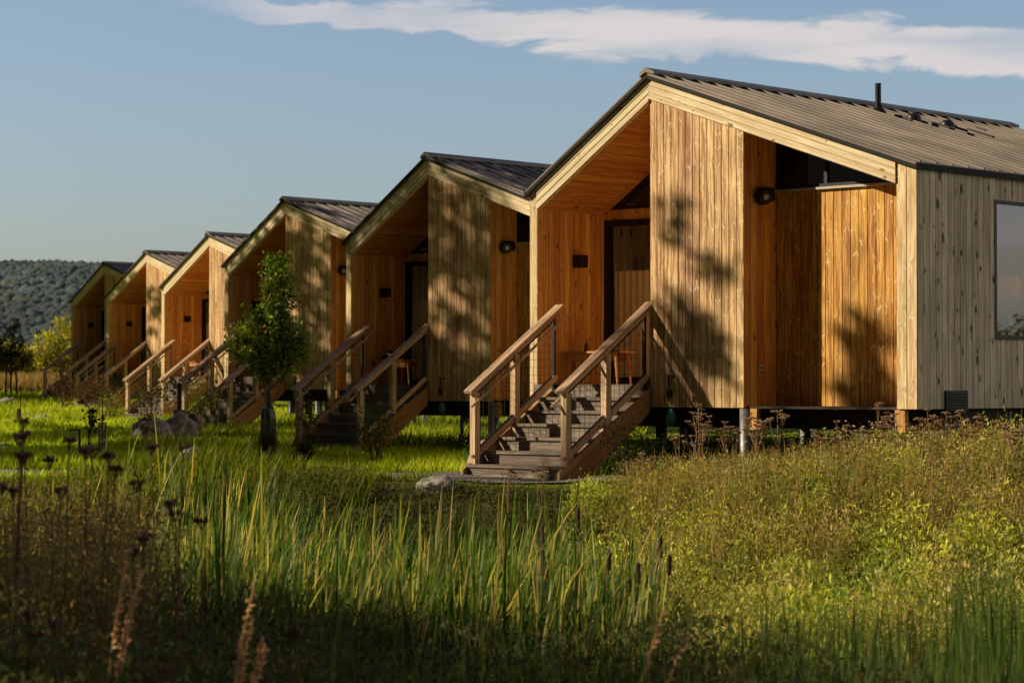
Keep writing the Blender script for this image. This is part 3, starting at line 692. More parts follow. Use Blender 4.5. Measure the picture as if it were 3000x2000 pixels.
# multi stem tree at the left edge
tx, ty = -19.9, 96.0
tree('small_tree', (tx, ty, G(tx, ty)), 2.2, .045,
     [(.1, 0, 2.75, .3, .3, .5), (-.1, 0, 2.1, .62, .5, .5), (.35, 0, 1.7, .5, .4, .55), (-.4, 0, 1.5, .5, .4, .4)], 2600, .09, .10,
     [(.035,.045,.018), (.05,.055,.02), (.03,.03,.015)], 'small dark multi stemmed tree on the lawn at the left edge of the picture', 'tree', stems=3, limbs=10)

# yellow green trees at the edge of the meadow
YG = [(.42,.45,.05), (.52,.48,.07), (.28,.35,.05), (.55,.42,.09)]
yl = [('round yellow green willow beyond the lawn, tallest one beside the farthest cabin', -25.4, 138, 2.6, 4.1), ('low yellow green willow bush at the left edge beyond the dark tree', -30.6, 142, 2.8, 3.0),
      ('pale green bush between the tallest willow and the dark tree', -28.0, 134, 1.7, 2.6), ('olive willow bush partly behind the farthest cabin', -21.9, 136, 1.9, 3.3)]
for l, x, y, r, h in yl:
    tree('willow_bush', (x, y, G(x, y)), h*.6, .07, [(0, 0, h*.66, r*.42, r*.5, h*.36), (-r*.45, 0, h*.42, r*.42, r*.5, h*.36), (r*.45, 0, h*.45, r*.4, r*.5, h*.38), (0, 0, h*.25, r*.8, r*.6, h*.26)], 8000, .16, .22, YG, l, 'bush', 'yellow green bushes beyond the lawn', limbs=16)

# ------------------------------------------------------------------ trees to the left of the picture (they shade it)
SG = 'tall trees left of the picture that shade the lawn'
def shade_tree(x, y, z, r, n, size, label, flat=.8, base=None):
    g = G(x, y); h = z+ZC-g
    cl = [(0, 0, h-r*.6, r*.8, r*.8, r*flat), (r*.5, r*.5, h-r*1.3, r*.7, r*.7, r*.6), (-r*.5, -r*.5, h-r*1.5, r*.7, r*.7, r*.6), (0, 0, h-r*1.9, r*.8, r*.8, r*.6)]
    tree('shade_tree', (x, y, g), h*.85, .22, cl, int(n*1.3), .26, size*1.7, GREEN, label, 'tree', SG, limbs=24, per=60)

# ------------------------------------------------------------------ far hill
def hill():
    def hh(x, y):
        ridge = 65 + 4*np.sin(x*.011+1.) + 4*np.sin(x*.023) - np.clip((-x-300)*.03, 0, 40) - np.clip((x+100)*.03, 0, 60)
        t = sst(560, 1400, y); return ridge*t + 1.0 + 3*np.sin(x*.03+y*.013)*t
    xs = np.linspace(-900, 500, 90); ys = np.concatenate([np.linspace(540, 1450, 60), [1700, 2200]])
    X, Y = np.meshgrid(xs, ys); Z = hh(X, Y); Z[-1] = 0; nx = len(xs)
    v = np.stack([X, Y, Z-1.5], -1).reshape(-1, 3)
    f = [(j*nx+i, j*nx+i+1, (j+1)*nx+i+1, (j+1)*nx+i) for j in range(len(ys)-1) for i in range(nx-1)]
    me = bpy.data.meshes.new('hillside'); me.from_pydata(v.tolist(), [], f); me.materials.append(M['hillbase']); me.polygons.foreach_set('use_smooth', [True]*len(f))
    o = bpy.data.objects.new('hillside', me); COL.objects.link(o); tag(o, kind='structure')
    # crowns
    import bmesh
    bm = bmesh.new(); bmesh.ops.create_icosphere(bm, subdivisions=1, radius=1.); bm.verts.ensure_lookup_table(); bm.faces.ensure_lookup_table()
    iv = np.array([q.co[:] for q in bm.verts]); fi = np.array([[q.index for q in f.verts] for f in bm.faces]); bm.free()
    n1, n2 = 34000, 6000
    y = 600 + 810*rng.random(n1+n2)**.8
    x = np.where(np.arange(n1+n2) < n1, (-.235+.11*rng.random(n1+n2))*y, -700+1100*rng.random(n1+n2))
    r = 1.3+2.9*rng.random(n1+n2)**2.2; z = hh(x, y)-.5
    cn = len(x); vv = iv[None]*(r[:, None, None]*np.array([1, 1, .95])*(.75+.5*rng.random((cn, len(iv), 1)))) + np.stack([x, y, z+r*.3], -1)[:, None, :]
    idx = (fi[None]+(np.arange(cn)*len(iv))[:, None, None]).reshape(-1)
    C = pick([(.072,.108,.118), (.085,.120,.118), (.064,.095,.122), (.10,.130,.105), (.075,.100,.130)], cn, .16)  # aerial haze painted into the crown colours as a blue cast
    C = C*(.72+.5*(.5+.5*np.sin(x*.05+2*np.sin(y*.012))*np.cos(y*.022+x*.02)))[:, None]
    o = rawmesh('forest', vv.reshape(-1, 3), 3, cn*len(fi), np.repeat(C, len(iv), 0), 'wood_far', None, idx)
    tag(o, 'bluish green forest covering the distant hill', 'forest', kind='stuff')
M['hillbase'] = plain('hill_undergrowth', (.035,.055,.065), rough=1., noise=.3, scale=.05)  # base tinted blue for the same painted distance haze
hill()

# ------------------------------------------------------------------ lawn and meadow grass
def lawn():
    n = 205000
    u = rng.random(n); iy = 1./(1/27.0 + (1/104.-1/27.0)*u**.85)      # image uniform in depth
    x = (-.225 + .28*rng.random(n))*iy
    y = iy
    # keep off the path and the swale
    pc = np.interp(-x, [-1.6, -.2, 1.8, 4.2, 7, 10, 13], [29.75, 30.0, 30.7, 31.2, 31.7, 33.5, 37]); keep = (np.abs(y-pc) > .78) & ((y > 28.9) | (x < -1.6)) & ~((x > -.9) & (x < 1.6) & (y < 30.9))
    # keep out of the cabin footprints
    for (cx, cy) in CAB:
        lx = (x-cx)*U[0]+(y-cy)*U[1]; ly = (x-cx)*V[0]+(y-cy)*V[1]
        keep &= ~((lx > -2.1) & (lx < 4.1) & (ly > .3) & (ly < 8.7))
        keep &= ~((lx > -1.66) & (lx < .02) & (ly > -1.75) & (ly < .3))
    x, y = x[keep], y[keep]; n = len(x)
    h = (.06+.10*rng.random(n)**2)*(1+.5*np.sin(x*1.3)*np.sin(y*.7)) * (1+y/120)
    tone = .75+.35*np.sin(x*.9+2*np.sin(y*.35))*np.cos(y*.5)
    C = pick([(.40,.56,.012), (.50,.62,.015), (.30,.46,.012), (.58,.58,.03)], n)*tone[:, None]
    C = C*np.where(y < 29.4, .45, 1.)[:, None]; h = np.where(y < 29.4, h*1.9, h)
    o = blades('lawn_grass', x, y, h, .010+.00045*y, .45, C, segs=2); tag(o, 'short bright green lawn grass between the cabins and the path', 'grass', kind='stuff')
lawn()
def meadow():
    n = 26000; y = 104+30*rng.random(n); x = (-.24+.2*rng.random(n))*y; h = .5+.5*rng.random(n)
    o = blades('meadow_grass', x, y, h, .05, .3, pick([(.30,.19,.07), (.22,.15,.055), (.36,.22,.09), (.16,.15,.045)], n), segs=2)
    tag(o, 'dry brown meadow grass behind the lawn at the far left', 'grass', kind='stuff')
meadow()
def tall_grass():
    # longer grass around steps and under cabins
    n = 16000; ci = rng.choice(3, n, p=[.55, .3, .15]); lx = -2.6+7.4*rng.random(n); ly = -.9+2.6*rng.random(n)
    keep = ~((lx > -1.9) & (lx < .3) & (ly < .4)); ci, lx, ly = ci[keep], lx[keep], ly[keep]; n = len(ci)
    cx = np.array([c[0] for c in CAB])[ci]; cy = np.array([c[1] for c in CAB])[ci]
    x = cx+lx*U[0]+ly*V[0]; y = cy+lx*U[1]+ly*V[1]
    o = blades('tall_grass', x, y, .15+.35*rng.random(n)**1.5, .014, .5, pick([(.06,.12,.015), (.09,.15,.02), (.04,.07,.015)], n), segs=3, droop=np.full(n, .15))
    tag(o, 'longer uncut grass around the piles and steps of the cabins', 'grass', kind='stuff')
tall_grass()

# ------------------------------------------------------------------ reeds
def reeds():
    n = 19000; y = 16.5+10.5*rng.random(n)**.9; a = (-.215+.275*rng.random(n))
    x = a*y
    dens = .5+.5*np.sin(x*2.1+1.3*np.sin(y*1.1)); keep = rng.random(n) < .45+.55*dens
    keep &= (y < 25.8+.8*np.sin(x*1.1)) & ~((a < -.16) & (rng.random(n) < .75)) & ~((a < -.13) & (rng.random(n) < .35)) & ~((a > .03) & (y > 22.5) & (rng.random(n) < .85)) & ~((a > -.055) & (y > 23.4) & (rng.random(n) < .6)) & ~((a > -.04) & (y > 24) & (rng.random(n) < .6))
    x, y, a = x[keep], y[keep], a[keep]; n = len(x)
    H = .60+.50*rng.random(n)**1.3 + .14*(a < -.10) + .12*(y < 20)
    H = np.where(a > .02, H*.92, H); H = np.where(rng.random(n) < .05, H*1.4, H)
    C = pick([(.07,.14,.022), (.11,.19,.028), (.04,.085,.018), (.05,.10,.02), (.28,.28,.06), (.50,.36,.15), (.16,.24,.04), (.46,.44,.15), (.03,.06,.015), (.05,.10,.02), (.06,.12,.022)], n)
    lean = np.abs(rng.normal(.10, .17, n)); az = rng.normal(.1, 1.2, n)
    o = blades('cattail_reeds', x, y, H, .020+.026*rng.random(n), lean, C, segs=6, az=az, droop=np.clip(rng.normal(.02, .08, n), 0, .4), g0=.10, g1=1.45, gp=1.7)  # self-shade painted in strongly: near black bases, bright tips
    tag(o, 'dense bed of green and yellow cattail leaves across the middle foreground', 'reeds', kind='stuff')
reeds()
def arcs():
    n = 900; y = 9+7*rng.random(n); x = (-.2+.42*rng.random(n))*y
    o = blades('arching_grass', x, y, .75+.35*rng.random(n), .012+.012*rng.random(n), .45+.5*rng.random(n), pick([(.06,.11,.03), (.09,.14,.04), (.16,.15,.07)], n), segs=8, droop=.2+.45*rng.random(n))
    tag(o, 'arching blurred grass blades drooping over the near foreground weeds', 'grass', kind='stuff')
arcs()
def fore_reeds():
    n = 2100; y = 10+6*rng.random(n); a = np.where(rng.random(n) < .55, .10+.13*rng.random(n), -.1+.3*rng.random(n)); x = a*y
    H = .72+.34*rng.random(n) + .42*(a > .18)*rng.random(n)
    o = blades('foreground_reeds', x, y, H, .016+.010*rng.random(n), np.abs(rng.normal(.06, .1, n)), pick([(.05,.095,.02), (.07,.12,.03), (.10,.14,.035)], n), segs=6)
    tag(o, 'dark blurred grass blades in the shade along the bottom of the picture', 'reeds', kind='stuff')
fore_reeds()

# ------------------------------------------------------------------ leafy undergrowth, many small plants in one mass
def plantmass(name, X, Y, H, per, leaf, cols, label, cat, asp=.28, stemcols=None, tonef=None, up=.9, width=.13, mat='leaf'):
    n = len(X); Zg = gz(X, Y); k = np.repeat(np.arange(n), per); m = len(k)
    t = rng.random(m)**.75; hh = H[k]
    lean = rng.normal(0, .12, (n, 2)); bx = rng.normal(0, width, (m, 2))*(.35+.65*t[:, None])
    P = np.stack([X[k]+lean[k, 0]*hh*t+bx[:, 0], Y[k]+lean[k, 1]*hh*t+bx[:, 1], Zg[k]+hh*t-.02], -1)
    D = rdir(m, up); Wd = perp(D); L = leaf*(.6+.8*rng.random(m))
    tone = (.6+.6*rng.random(n))
    if tonef is not None: tone = tone*tonef
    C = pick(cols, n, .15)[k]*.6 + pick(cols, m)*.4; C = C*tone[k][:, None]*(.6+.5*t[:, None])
    o = quadmesh(name, P, D, Wd, L, L*asp, np.clip(C, 0, 1), mat); tag(o, label, cat, kind='stuff')
    return o
def toplim(x, y, extra=0.):
    return np.maximum(np.interp(1176+5553*x/y, [1300, 1400, 1700, 2000, 2352], [.10, .16, .24, .44, .64]) + extra - gz(x, y), .1)
def bank():
    nb = 270; y = 15.6+12.0*rng.random(nb)**.85; a = .03+.21*rng.random(nb); x = a*y
    keep = (y < 27.5) & ~((a < .065) & (y < 21.5)); x, y = x[keep], y[keep]; nb = len(x)
    r = .22+.42*rng.random(nb)**1.2; h = np.minimum(.22+.66*rng.random(nb), toplim(x, y)*(.75+.45*rng.random(nb)))
    per = 1500; k = np.repeat(np.arange(nb), per); m = len(k)
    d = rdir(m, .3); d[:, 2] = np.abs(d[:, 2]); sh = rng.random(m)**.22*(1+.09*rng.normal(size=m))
    ph = rng.random(nb)*6.28; th = np.arctan2(d[:, 1], d[:, 0])
    lump = 1+.20*np.sin(5*th+ph[k])*np.cos(6*d[:, 2]+2*ph[k])+.12*np.sin(11*th+3*ph[k]+9*d[:, 2])
    P = np.stack([x[k]+d[:, 0]*r[k]*sh*lump, y[k]+d[:, 1]*r[k]*sh*lump, gz(x, y)[k]+.02+d[:, 2]*h[k]*sh*lump], -1)
    D = d*.6+rdir(m, .7); D /= np.linalg.norm(D, axis=1)[:, None]
    dark_ = .6+.75*(.5+.5*np.sin(x*1.9+.7*y)*np.cos(y*1.6-.5*x))  # dark hollows and highlights of the bank put into the colour
    base = dark_[:, None]*pick([(.50,.56,.08), (.62,.63,.11), (.62,.56,.16), (.28,.36,.055), (.62,.49,.20), (.16,.23,.04), (.46,.54,.07)], nb, .15)
    C = base[k]*(.7+.6*rng.random((m, 1)))*(.18+1.05*np.clip(sh[:, None], 0, 1)**3*(.25+.75*d[:, 2:3])**.5)  # mound shading painted in: leaves bright on top, dark inside and below
    L = .042*(.5+1.*rng.random(m))*(.75+.6*rng.random(nb))[k]
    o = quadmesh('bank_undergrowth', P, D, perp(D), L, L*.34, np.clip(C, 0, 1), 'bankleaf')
    tag(o, 'sunlit lumpy yellow green weeds covering the bank in front of the nearest cabin', 'undergrowth', kind='stuff')
    n = 1100; y = 16.5+10.5*rng.random(n)**.8; a = .04+.19*rng.random(n); x = a*y
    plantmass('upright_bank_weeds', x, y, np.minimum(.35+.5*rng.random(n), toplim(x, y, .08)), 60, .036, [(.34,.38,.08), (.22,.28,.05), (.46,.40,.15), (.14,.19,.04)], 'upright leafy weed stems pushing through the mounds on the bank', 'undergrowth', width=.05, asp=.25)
    # dry tan stems standing out of the mass
    n = 1500; y = 23.0+4.6*rng.random(n); a = np.clip(np.array([.06, .085, .11, .135, .165, .19, .21])[rng.integers(0, 7, n)]+rng.normal(0, .008, n), .05, .225); x = a*y
    o = blades('dry_stems', x, y, np.minimum(.55+.55*rng.random(n), toplim(x, y, .28)*(.8+.25*rng.random(n))), .011, np.abs(rng.normal(.15, .2, n)), pick([(.45,.28,.15), (.36,.22,.12), (.5,.38,.2)], n), segs=4, mat='grass')
    tag(o, 'thin dry tan stems standing among the weeds at the top of the bank', 'grass', kind='stuff')
    n = 1300; y = 21.5+6.*rng.random(n)**.6; a = .045+.175*rng.random(n); x = a*y
    plantmass('tall_bank_weeds', x, y, np.minimum(.5+.55*rng.random(n), toplim(x, y, .16)*(.7+.4*rng.random(n))), 60, .040, [(.34,.28,.11), (.24,.28,.06), (.40,.28,.15), (.30,.34,.08)], 'taller mixed dry and green weeds along the top of the bank', 'undergrowth', width=.055, tonef=np.full(n, .95))
    m = 900; cx = np.array([.178, .19, .155, .21, .165, .2, .09, .14, .185]); cyy = np.array([25., 24.2, 26, 22, 25.6, 21, 25.5, 26.2, 22.6])
    k = rng.integers(0, len(cx), m); y = cyy[k]+rng.normal(0, .12, m); x = cx[k]*y+rng.normal(0, .16, m); z = gz(x, y)+.62+.14*rng.normal(size=m)
    D = rdir(m, .6); o = quadmesh('aster_blossom', np.stack([x, y, z], -1), D, perp(D), .028*(.6+.8*rng.random(m)), .024*np.ones(m), pick([(.62,.56,.42), (.5,.45,.32), (.66,.62,.5)], m), 'leaf')
    tag(o, 'scattered small white aster blossoms among the weeds on the bank', 'flowers', kind='stuff')
bank()
def midbank():
    n = 900; y = 23.6+4.6*rng.random(n); a = -.12+.17*rng.random(n); x = a*y; H = (.15+.25*rng.random(n))*np.where((x > -1.8) & (y > 26.6), .45, 1.)
    plantmass('path_side_weeds', x, y, H, 110, .042, [(.05,.085,.02), (.08,.11,.03), (.12,.12,.045), (.16,.14,.07)], 'low green and brown weeds between the reeds and the gravel path', 'undergrowth')
    n = 500; y = 27.0+2.2*rng.random(n); x = 2.0+5.2*rng.random(n)
    plantmass('cabin_side_weeds', x, y-.2*(x-2), np.minimum(.35+.35*rng.random(n), toplim(x, y-.2*(x-2), -.04)), 110, .045, [(.05,.09,.02), (.08,.12,.03), (.14,.13,.05), (.20,.15,.08)], 'tangled weeds growing against the piles of the nearest cabin', 'undergrowth')
    n = 700; ly = .4+8*rng.random(n); lx = -2+6*rng.random(n); x = CAB[0][0]+lx*U[0]+ly*V[0]; y = CAB[0][1]+lx*U[1]+ly*V[1]
    plantmass('shade_weeds', x, y, .25+.35*rng.random(n), 60, .05, [(.04,.07,.015), (.06,.09,.02)], 'dark leafy weeds growing in the gap under the nearest cabin', 'undergrowth')
midbank()
def foreground():
    n = 1900; y = 8.2+9.8*rng.random(n); a = -.235+.46*rng.random(n); x = a*y
    lim = 17.5 - 8*np.clip((a-.02)*5, 0, 1)*.9; keep = y < lim; x, y, a = x[keep], y[keep], a[keep]; n = len(x)
    H = .60+.42*rng.random(n) + .55*np.clip(-a-.10, 0, .1)*5 - .22*np.exp(-((a+.0)/.07)**2)
    plantmass('foreground_weeds', x, y, H, 130, .060, [(.05,.085,.025), (.07,.11,.03), (.10,.085,.035), (.15,.10,.05), (.055,.10,.035)],
              'dark shaded weeds filling the near foreground at the lower left', 'undergrowth', width=.12)
    # brown dry fringe at the left
    n = 420; y = 12+8*rng.random(n); a = -.225+.075*rng.random(n); x = a*y
    plantmass('dry_fringe', x, y, 1.25+.45*rng.random(n), 110, .035, [(.24,.17,.08), (.32,.22,.10), (.15,.13,.05)], 'brown dry goldenrod fringe rising at the left edge', 'undergrowth', width=.07, asp=.35)
foreground()

# ------------------------------------------------------------------ individual plants
def umbel(h, n, seed, name='dry_flower_stalk'):
    rnd = random.Random(seed); m = MB()
    o = empty(name, (0, 0, 0))
    for s in range(n):
        x0 = rnd.uniform(-.05, .05)*n; y0 = rnd.uniform(-.05, .05)*n; hh = h*rnd.uniform(.72, 1.); lx = rnd.uniform(-.14, .14); ly = rnd.uniform(-.1, .1)
        p = [Vector((x0, y0, 0)), Vector((x0+lx*.4, y0+ly*.4, hh*.5)), Vector((x0+lx, y0+ly, hh))]
        m.tube(p, [.008, .006, .004], 5)
        tips = [(p[2], .05)]
        for b in range(rnd.randint(2, 4)):
            t = rnd.uniform(.45, .85); q = p[0].lerp(p[2], t); e = q+Vector((rnd.uniform(-.16, .16), rnd.uniform(-.1, .1), hh*(1-t)*rnd.uniform(.6, .95)))
            m.tube([q, q.lerp(e, .5)+Vector((0, 0, -.02)), e], [.004, .0035, .003], 4, cap=False); tips.append((e, .036))
        for c, r in tips:
            hd = MB()
            for k in range(9):
                a = 2*math.pi*k/9+rnd.random(); rr = r*rnd.uniform(.3, 1.1); e = c+Vector((rr*math.cos(a), rr*math.sin(a), .022+rnd.uniform(-.006, .01)))
                hd.tube([c, e], [.0018, .0016], 3, cap=False)
                hd.lathe([(.003, -.006), (.013, 0), (.011, .006), (.002, .009)], e, 5)
            hd.build('seed_head', 'dry', o)
    m.build('stem', 'dry', o)
    return o
def px(X, y): return (X-1176)/5553*y
protos = [umbel(1.05, 5, 3), umbel(.85, 3, 5), umbel(1.2, 4, 8), umbel(.7, 2, 11)]
ul = [  # px, depth, proto, scale, label
    (1622, 27.2, 0, 1.0, 'tall cluster of dry flat topped flower stalks left of the grey round pile'),
    (1695, 27.0, 1, 1.0, 'single pair of dry flat topped stalks just before the grey round pile'),
    (1748, 27.0, 1, 1.05, 'branching dry stalks right of the grey round pile'),
    (1785, 27.1, 3, 1.3, 'short dry stalks under the shadowed golden boards'),
    (1875, 26.6, 3, 1.0, 'thin low dry stalks at the middle of the bank'),
    (1960, 26.6, 1, .95, 'dry leaning stalks left of the short orange support block'),
    (2025, 26.2, 0, 1.0, 'dense dry brown stalks under the short orange support block'),
    (2115, 26.2, 3, 1.2, 'thin dry stalks just left of the square wall vent'),
    (2185, 26.0, 2, .95, 'tall spreading dry stalks below the square wall vent'),
    (2255, 25.8, 1, 1.25, 'tall reddish dry stalks below the picture window corner'),
    (2305, 25.3, 2, 1.0, 'tallest dry stalk clump near the right edge'),
    (2345, 25.0, 2, 1.05, 'dry stalk clump cut off by the right edge'),
    (1455, 26.9, 0, .7, 'dry tan stalks beside the right foot of the nearest steps'),
    (1500, 26.6, 1, .9, 'dry drooping tan stalks right of the nearest steps'),
    (1225, 27.2, 1, .75, 'thin dry umbel stalks in front of the lowest tread'),
    (1170, 27.0, 3, .85, 'small dry umbels in front of the left foot of the nearest steps'),
    (1560, 27.3, 3, 1.0, 'short dry stalks under the teal hose meter')]
used = set()
for i, (X, y, k, sc, l) in enumerate(ul):
    o = protos[k] if k not in used else copy_tree(protos[k]); used.add(k)
    x = px(X, y); o.location = (x, y, G(x, y)-.02); o.rotation_euler = (0, 0, i*1.7); o.scale = (sc,)*3
    tag(o, l, 'dry plant', 'dry flower stalks on the bank')

def cattail(h, lean, label, X, y, two=True):
    x = px(X, y); o = empty('cattail', (x, y, G(x, y)-.03), 0, label, 'cattail', 'brown cattail spikes in the reed bed')
    m = MB(); top = Vector((lean, 0, h)); m.tube([(0, 0, 0), (lean*.3, 0, h*.5), top], [.008, .006, .004], 6); m.tube([top, top+Vector((lean*.12, 0, .16))], [.003, .0015], 5); m.build('stalk', 'dry', o)
    s = MB(); d = Vector((lean*.7, 0, h)).normalized(); a = top-d*.15
    s.tube([a-d*.005, a, a+d*.02, a+d*.13, a+d*.15, a+d*.155], [.004, .014, .019, .019, .014, .004], 10); s.build('spike', 'spike', o, smooth=True)
for h, le, l, X, y in [(1.36, .02, 'tall straight cattail with dark brown spike, highest in the middle of the reeds', 1322, 19.2), (1.22, -.08, 'cattail spike leaning left beside the highest one', 1268, 19.0),
        (1.12, 0, 'cattail with a thick spike below the leaning one', 1246, 18.4), (.98, .0, 'lowest cattail spike deep in the reeds', 1232, 17.4),
        (1.18, .04, 'upper cattail spike at the right end of the reed bed', 1505, 18.6), (1.02, -.05, 'left cattail spike at the right end of the reed bed', 1480, 18.0), (1.06, .05, 'lower right cattail spike at the right end of the reed bed', 1522, 18.1),
        (1.12, .08, 'pale cattail spike going to seed between the two cattail groups', 1375, 18.3)]:
    cattail(h, le, l, X, y)

def drygrass(X, y, h, lean, n, label, hd=.16):
    x = px(X, y); o = empty('dry_grass_stalk', (x, y, G(x, y)), 0, label, 'dry grass', 'leaning dry grass stalks in the foreground')
    rnd = random.Random(int(X))
    for i in range(n):
        m = MB(); s = MB()
        l = lean*rnd.uniform(.7, 1.1); hh = h*rnd.uniform(.78, 1.02); x0 = rnd.uniform(-.05, .05)
        p = [Vector((x0+l*t**1.5, rnd.uniform(-.01, .01), hh*t)) for t in (0, .35, .65, .85, 1.)]
        m.tube(p, [.008, .007, .006, .005, .003], 5)
        for k in range(26):
            t = .7+.3*k/26; q = Vector((x0+l*t**1.5, 0, hh*t)); e = q+Vector((rnd.uniform(-.02, .04), rnd.uniform(-.02, .02), rnd.uniform(0, .035)))
            s.tube([q, q.lerp(e, .5), e], [.002, .009, .001], 4, cap=False)
        m.build('stem', 'dry_lit', o); s.build('seed_head', 'dry_lit', o)
drygrass(235, 11.5, 1.75, .20, 3, 'orange brown dry grass stalks leaning right at the lower left')
drygrass(495, 11.0, 1.45, .22, 6, 'sunlit bundle of leaning dry grass stalks left of centre foreground')
drygrass(1420, 12.0, 1.22, .30, 2, 'low dry stalk leaning right in the dark grass at the bottom')
drygrass(560, 11.2, 1.05, .14, 3, 'short dry grass stalks under the sunlit leaning bundle')

def seedstalk(X, y, h, label, n=3, seed=1):
    rnd = random.Random(seed); x = px(X, y); o = empty('seed_head_stalk', (x, y, G(x, y)), 0, label, 'dry plant', 'blurred dark seed heads at the left')
    for i in range(n):
        m = MB(); hd = MB(); dx = rnd.uniform(-.18, .18); hh = h*rnd.uniform(.88, 1.); m.tube([(dx*.3, 0, 0), (dx*.6, 0, hh*.6), (dx, 0, hh)], [.006, .005, .003], 5)
        for k in range(16):
            a = rnd.random()*6.28; r = rnd.uniform(.01, .04); e = Vector((dx+r*math.cos(a), r*math.sin(a), hh+.03+.3*r+rnd.uniform(-.01, .01))); m.tube([(dx, 0, hh-.02), e], .0015, 3, cap=False)
            hd.lathe([(.002, -.01), (.01, -.002), (.008, .008), (.002, .012)], e, 5)
        m.build('stem', 'redbark', o); hd.build('seed_head', 'redbark', o)
for i, (X, y, h, l) in enumerate([(25, 13, 2.10, 'dark seed heads at the far left edge above the brown fringe'), (90, 12.6, 2.16, 'dark seed heads in front of the wooden stake'), (140, 13.2, 2.02, 'dark seed heads left of the black path light'),
        (205, 12.5, 1.95, 'dark seed heads below the thin sapling'), (60, 12, 1.98, 'low dark seed heads in the brown fringe at left'), (390, 12.8, 1.95, 'dark seed heads in front of the smaller lawn boulder'),
        (470, 12.4, 1.72, 'dark seed heads left of the reed tops'), (320, 12, 1.66, 'lower dark seed heads in the shaded weeds'), (690, 11.5, 1.2, 'brown flower heads low in the shaded middle foreground'), (380, 10.6, 1.12, 'brown flower heads in the dark bottom left'),
        (110, 11, 1.3, 'brown flower heads in the dark bottom left corner')]):
    seedstalk(X, y, h, l, 3, i+3)

# shrubs and saplings on the lawn
def shrub(name, X, y, h, w, n, leaf, cols, label, cat, bark='redbark', stems=5, spread=.05, low=.35, group=None):
    x = px(X, y); o = empty(name, (x, y, G(x, y)), 0, label, cat, group)
    cl = [(0, 0, h*(.5+low/2), w/2, w/2, h*(1-low)/2), (w*.2, 0, h*.8, w*.25, w*.25, h*.2)]
    P, D, Wd, L, W, C, cen = crown_leaves(cl, n, spread, leaf, cols); quadmesh('foliage', P, D, Wd, L, W, C, 'leaf', o)
    m = MB()
    for i in range(stems):
        c = Vector(cen[random.randrange(len(cen))]); b = Vector((random.uniform(-.05, .05), random.uniform(-.05, .05), -.05)); m.tube([b, b.lerp(c, .5)+Vector((0, 0, .08)), c], [.010, .008, .004], 5, cap=False)
    m.build('stem', bark, o)
LG = 'young shrubs planted around the steps'
shrub('shrub', 862, 33.4, .86, .62, 1500, .038, [(.045,.085,.018), (.06,.10,.02), (.08,.08,.03)], 'leafy green shrub in front of the second cabin steps', 'shrub', stems=9, spread=.07, group=LG)
shrub('shrub', 702, 34.2, .95, .30, 900, .035, [(.05,.07,.02), (.10,.06,.03), (.04,.07,.02)], 'upright reddish stemmed shrub beside the small black sign', 'shrub', stems=10, spread=.06, low=.1, group=LG)
shrub('shrub', 215, 66, 1.1, .9, 700, .07, [(.15,.06,.035), (.10,.05,.03), (.08,.08,.025)], 'reddish shrub in front of the second farthest cabin steps', 'shrub', stems=12, spread=.12, group=LG)
shrub('shrub', 152, 76, 1.1, 1.0, 600, .08, [(.12,.055,.035), (.08,.05,.03)], 'dark red shrub in front of the farthest cabin steps', 'shrub', stems=12, spread=.12, group=LG)
shrub('shrub', 345, 56, 1.05, .8, 700, .06, [(.06,.08,.02), (.12,.07,.03), (.05,.05,.02)], 'dark green and red shrub before the bright orange cabin steps', 'shrub', stems=12, spread=.12, group=LG)
shrub('shrub', 462, 50, 1.1, .55, 600, .05, [(.16,.18,.03), (.10,.14,.025)], 'yellow green shrub at the foot of the third cabin steps', 'shrub', stems=8, spread=.1, group=LG)
shrub('shrub', 258, 60, .8, .8, 900, .05, [(.20,.20,.04), (.26,.22,.06), (.14,.16,.03)], 'sunlit yellowish bush on the lawn right of the leafy sapling', 'shrub', stems=14, spread=.1, low=.05, group=LG)
shrub('sapling', 207, 40, .78, .42, 90, .085, [(.04,.06,.02), (.06,.09,.02)], 'thin sapling with large dark leaves on the sunlit lawn', 'sapling', stems=3, spread=.05, low=.5, bark='bark')
shrub('shrub', 338, 44, .62, .4, 260, .05, [(.05,.05,.02), (.09,.05,.03)], 'sparse dark shrub behind the large boulder', 'shrub', stems=8, spread=.06, group=LG)
shrub('shrub', 1430, 29.6, .7, .55, 900, .036, [(.035,.06,.018), (.05,.08,.02)], 'dark leafy weed shrub right of the nearest steps', 'shrub', stems=8, spread=.08, low=.1, group=LG)
shrub('shrub', 1120, 31.6, .42, .5, 500, .036, [(.10,.16,.03), (.06,.10,.02)], 'low green weed clump behind the left railing of the nearest steps', 'shrub', stems=5, spread=.08, low=.1, group=LG)

# boulders
def rock(X, y, sx, sy, sz, seed, label):
    x = px(X, y); o = blob('boulder', (x, y, G(x, y)+sz*.25), sx, sy, sz, 'rock', seed, .22, 4); o.rotation_euler = (0, 0, seed); tag(o, label, 'boulder', 'boulders on the grass')
rock(352, 46.5, .50, .40, .36, 1.3, 'left half of the big grey boulder pair on the lawn')
rock(412, 47, .38, .35, .40, 2.9, 'right taller boulder of the big grey pair on the lawn')
rock(440, 31.2, .27, .25, .30, 4.4, 'rounded grey boulder just behind the reed tops')
rock(100, 62, .30, .25, .16, 5.1, 'low pale rock on the bright lawn right of the wooden stake')
rock(60, 66, .20, .18, .14, 6.2, 'small pale rock beside the wooden stake')
rock(165, 80, .45, .3, .16, 7.7, 'flat pale rock at the shadow edge of the lawn')
rock(15, 84, .3, .3, .2, 8.1, 'small round rock at the left edge of the lawn')
rock(1003, 27.9, .22, .22, .17, 9.4, 'pale mossy boulder in the weeds left of the nearest steps')
rock(1120, 31.4, .26, .3, .34, 10.6, 'brown rounded boulder behind the left railing of the nearest steps')
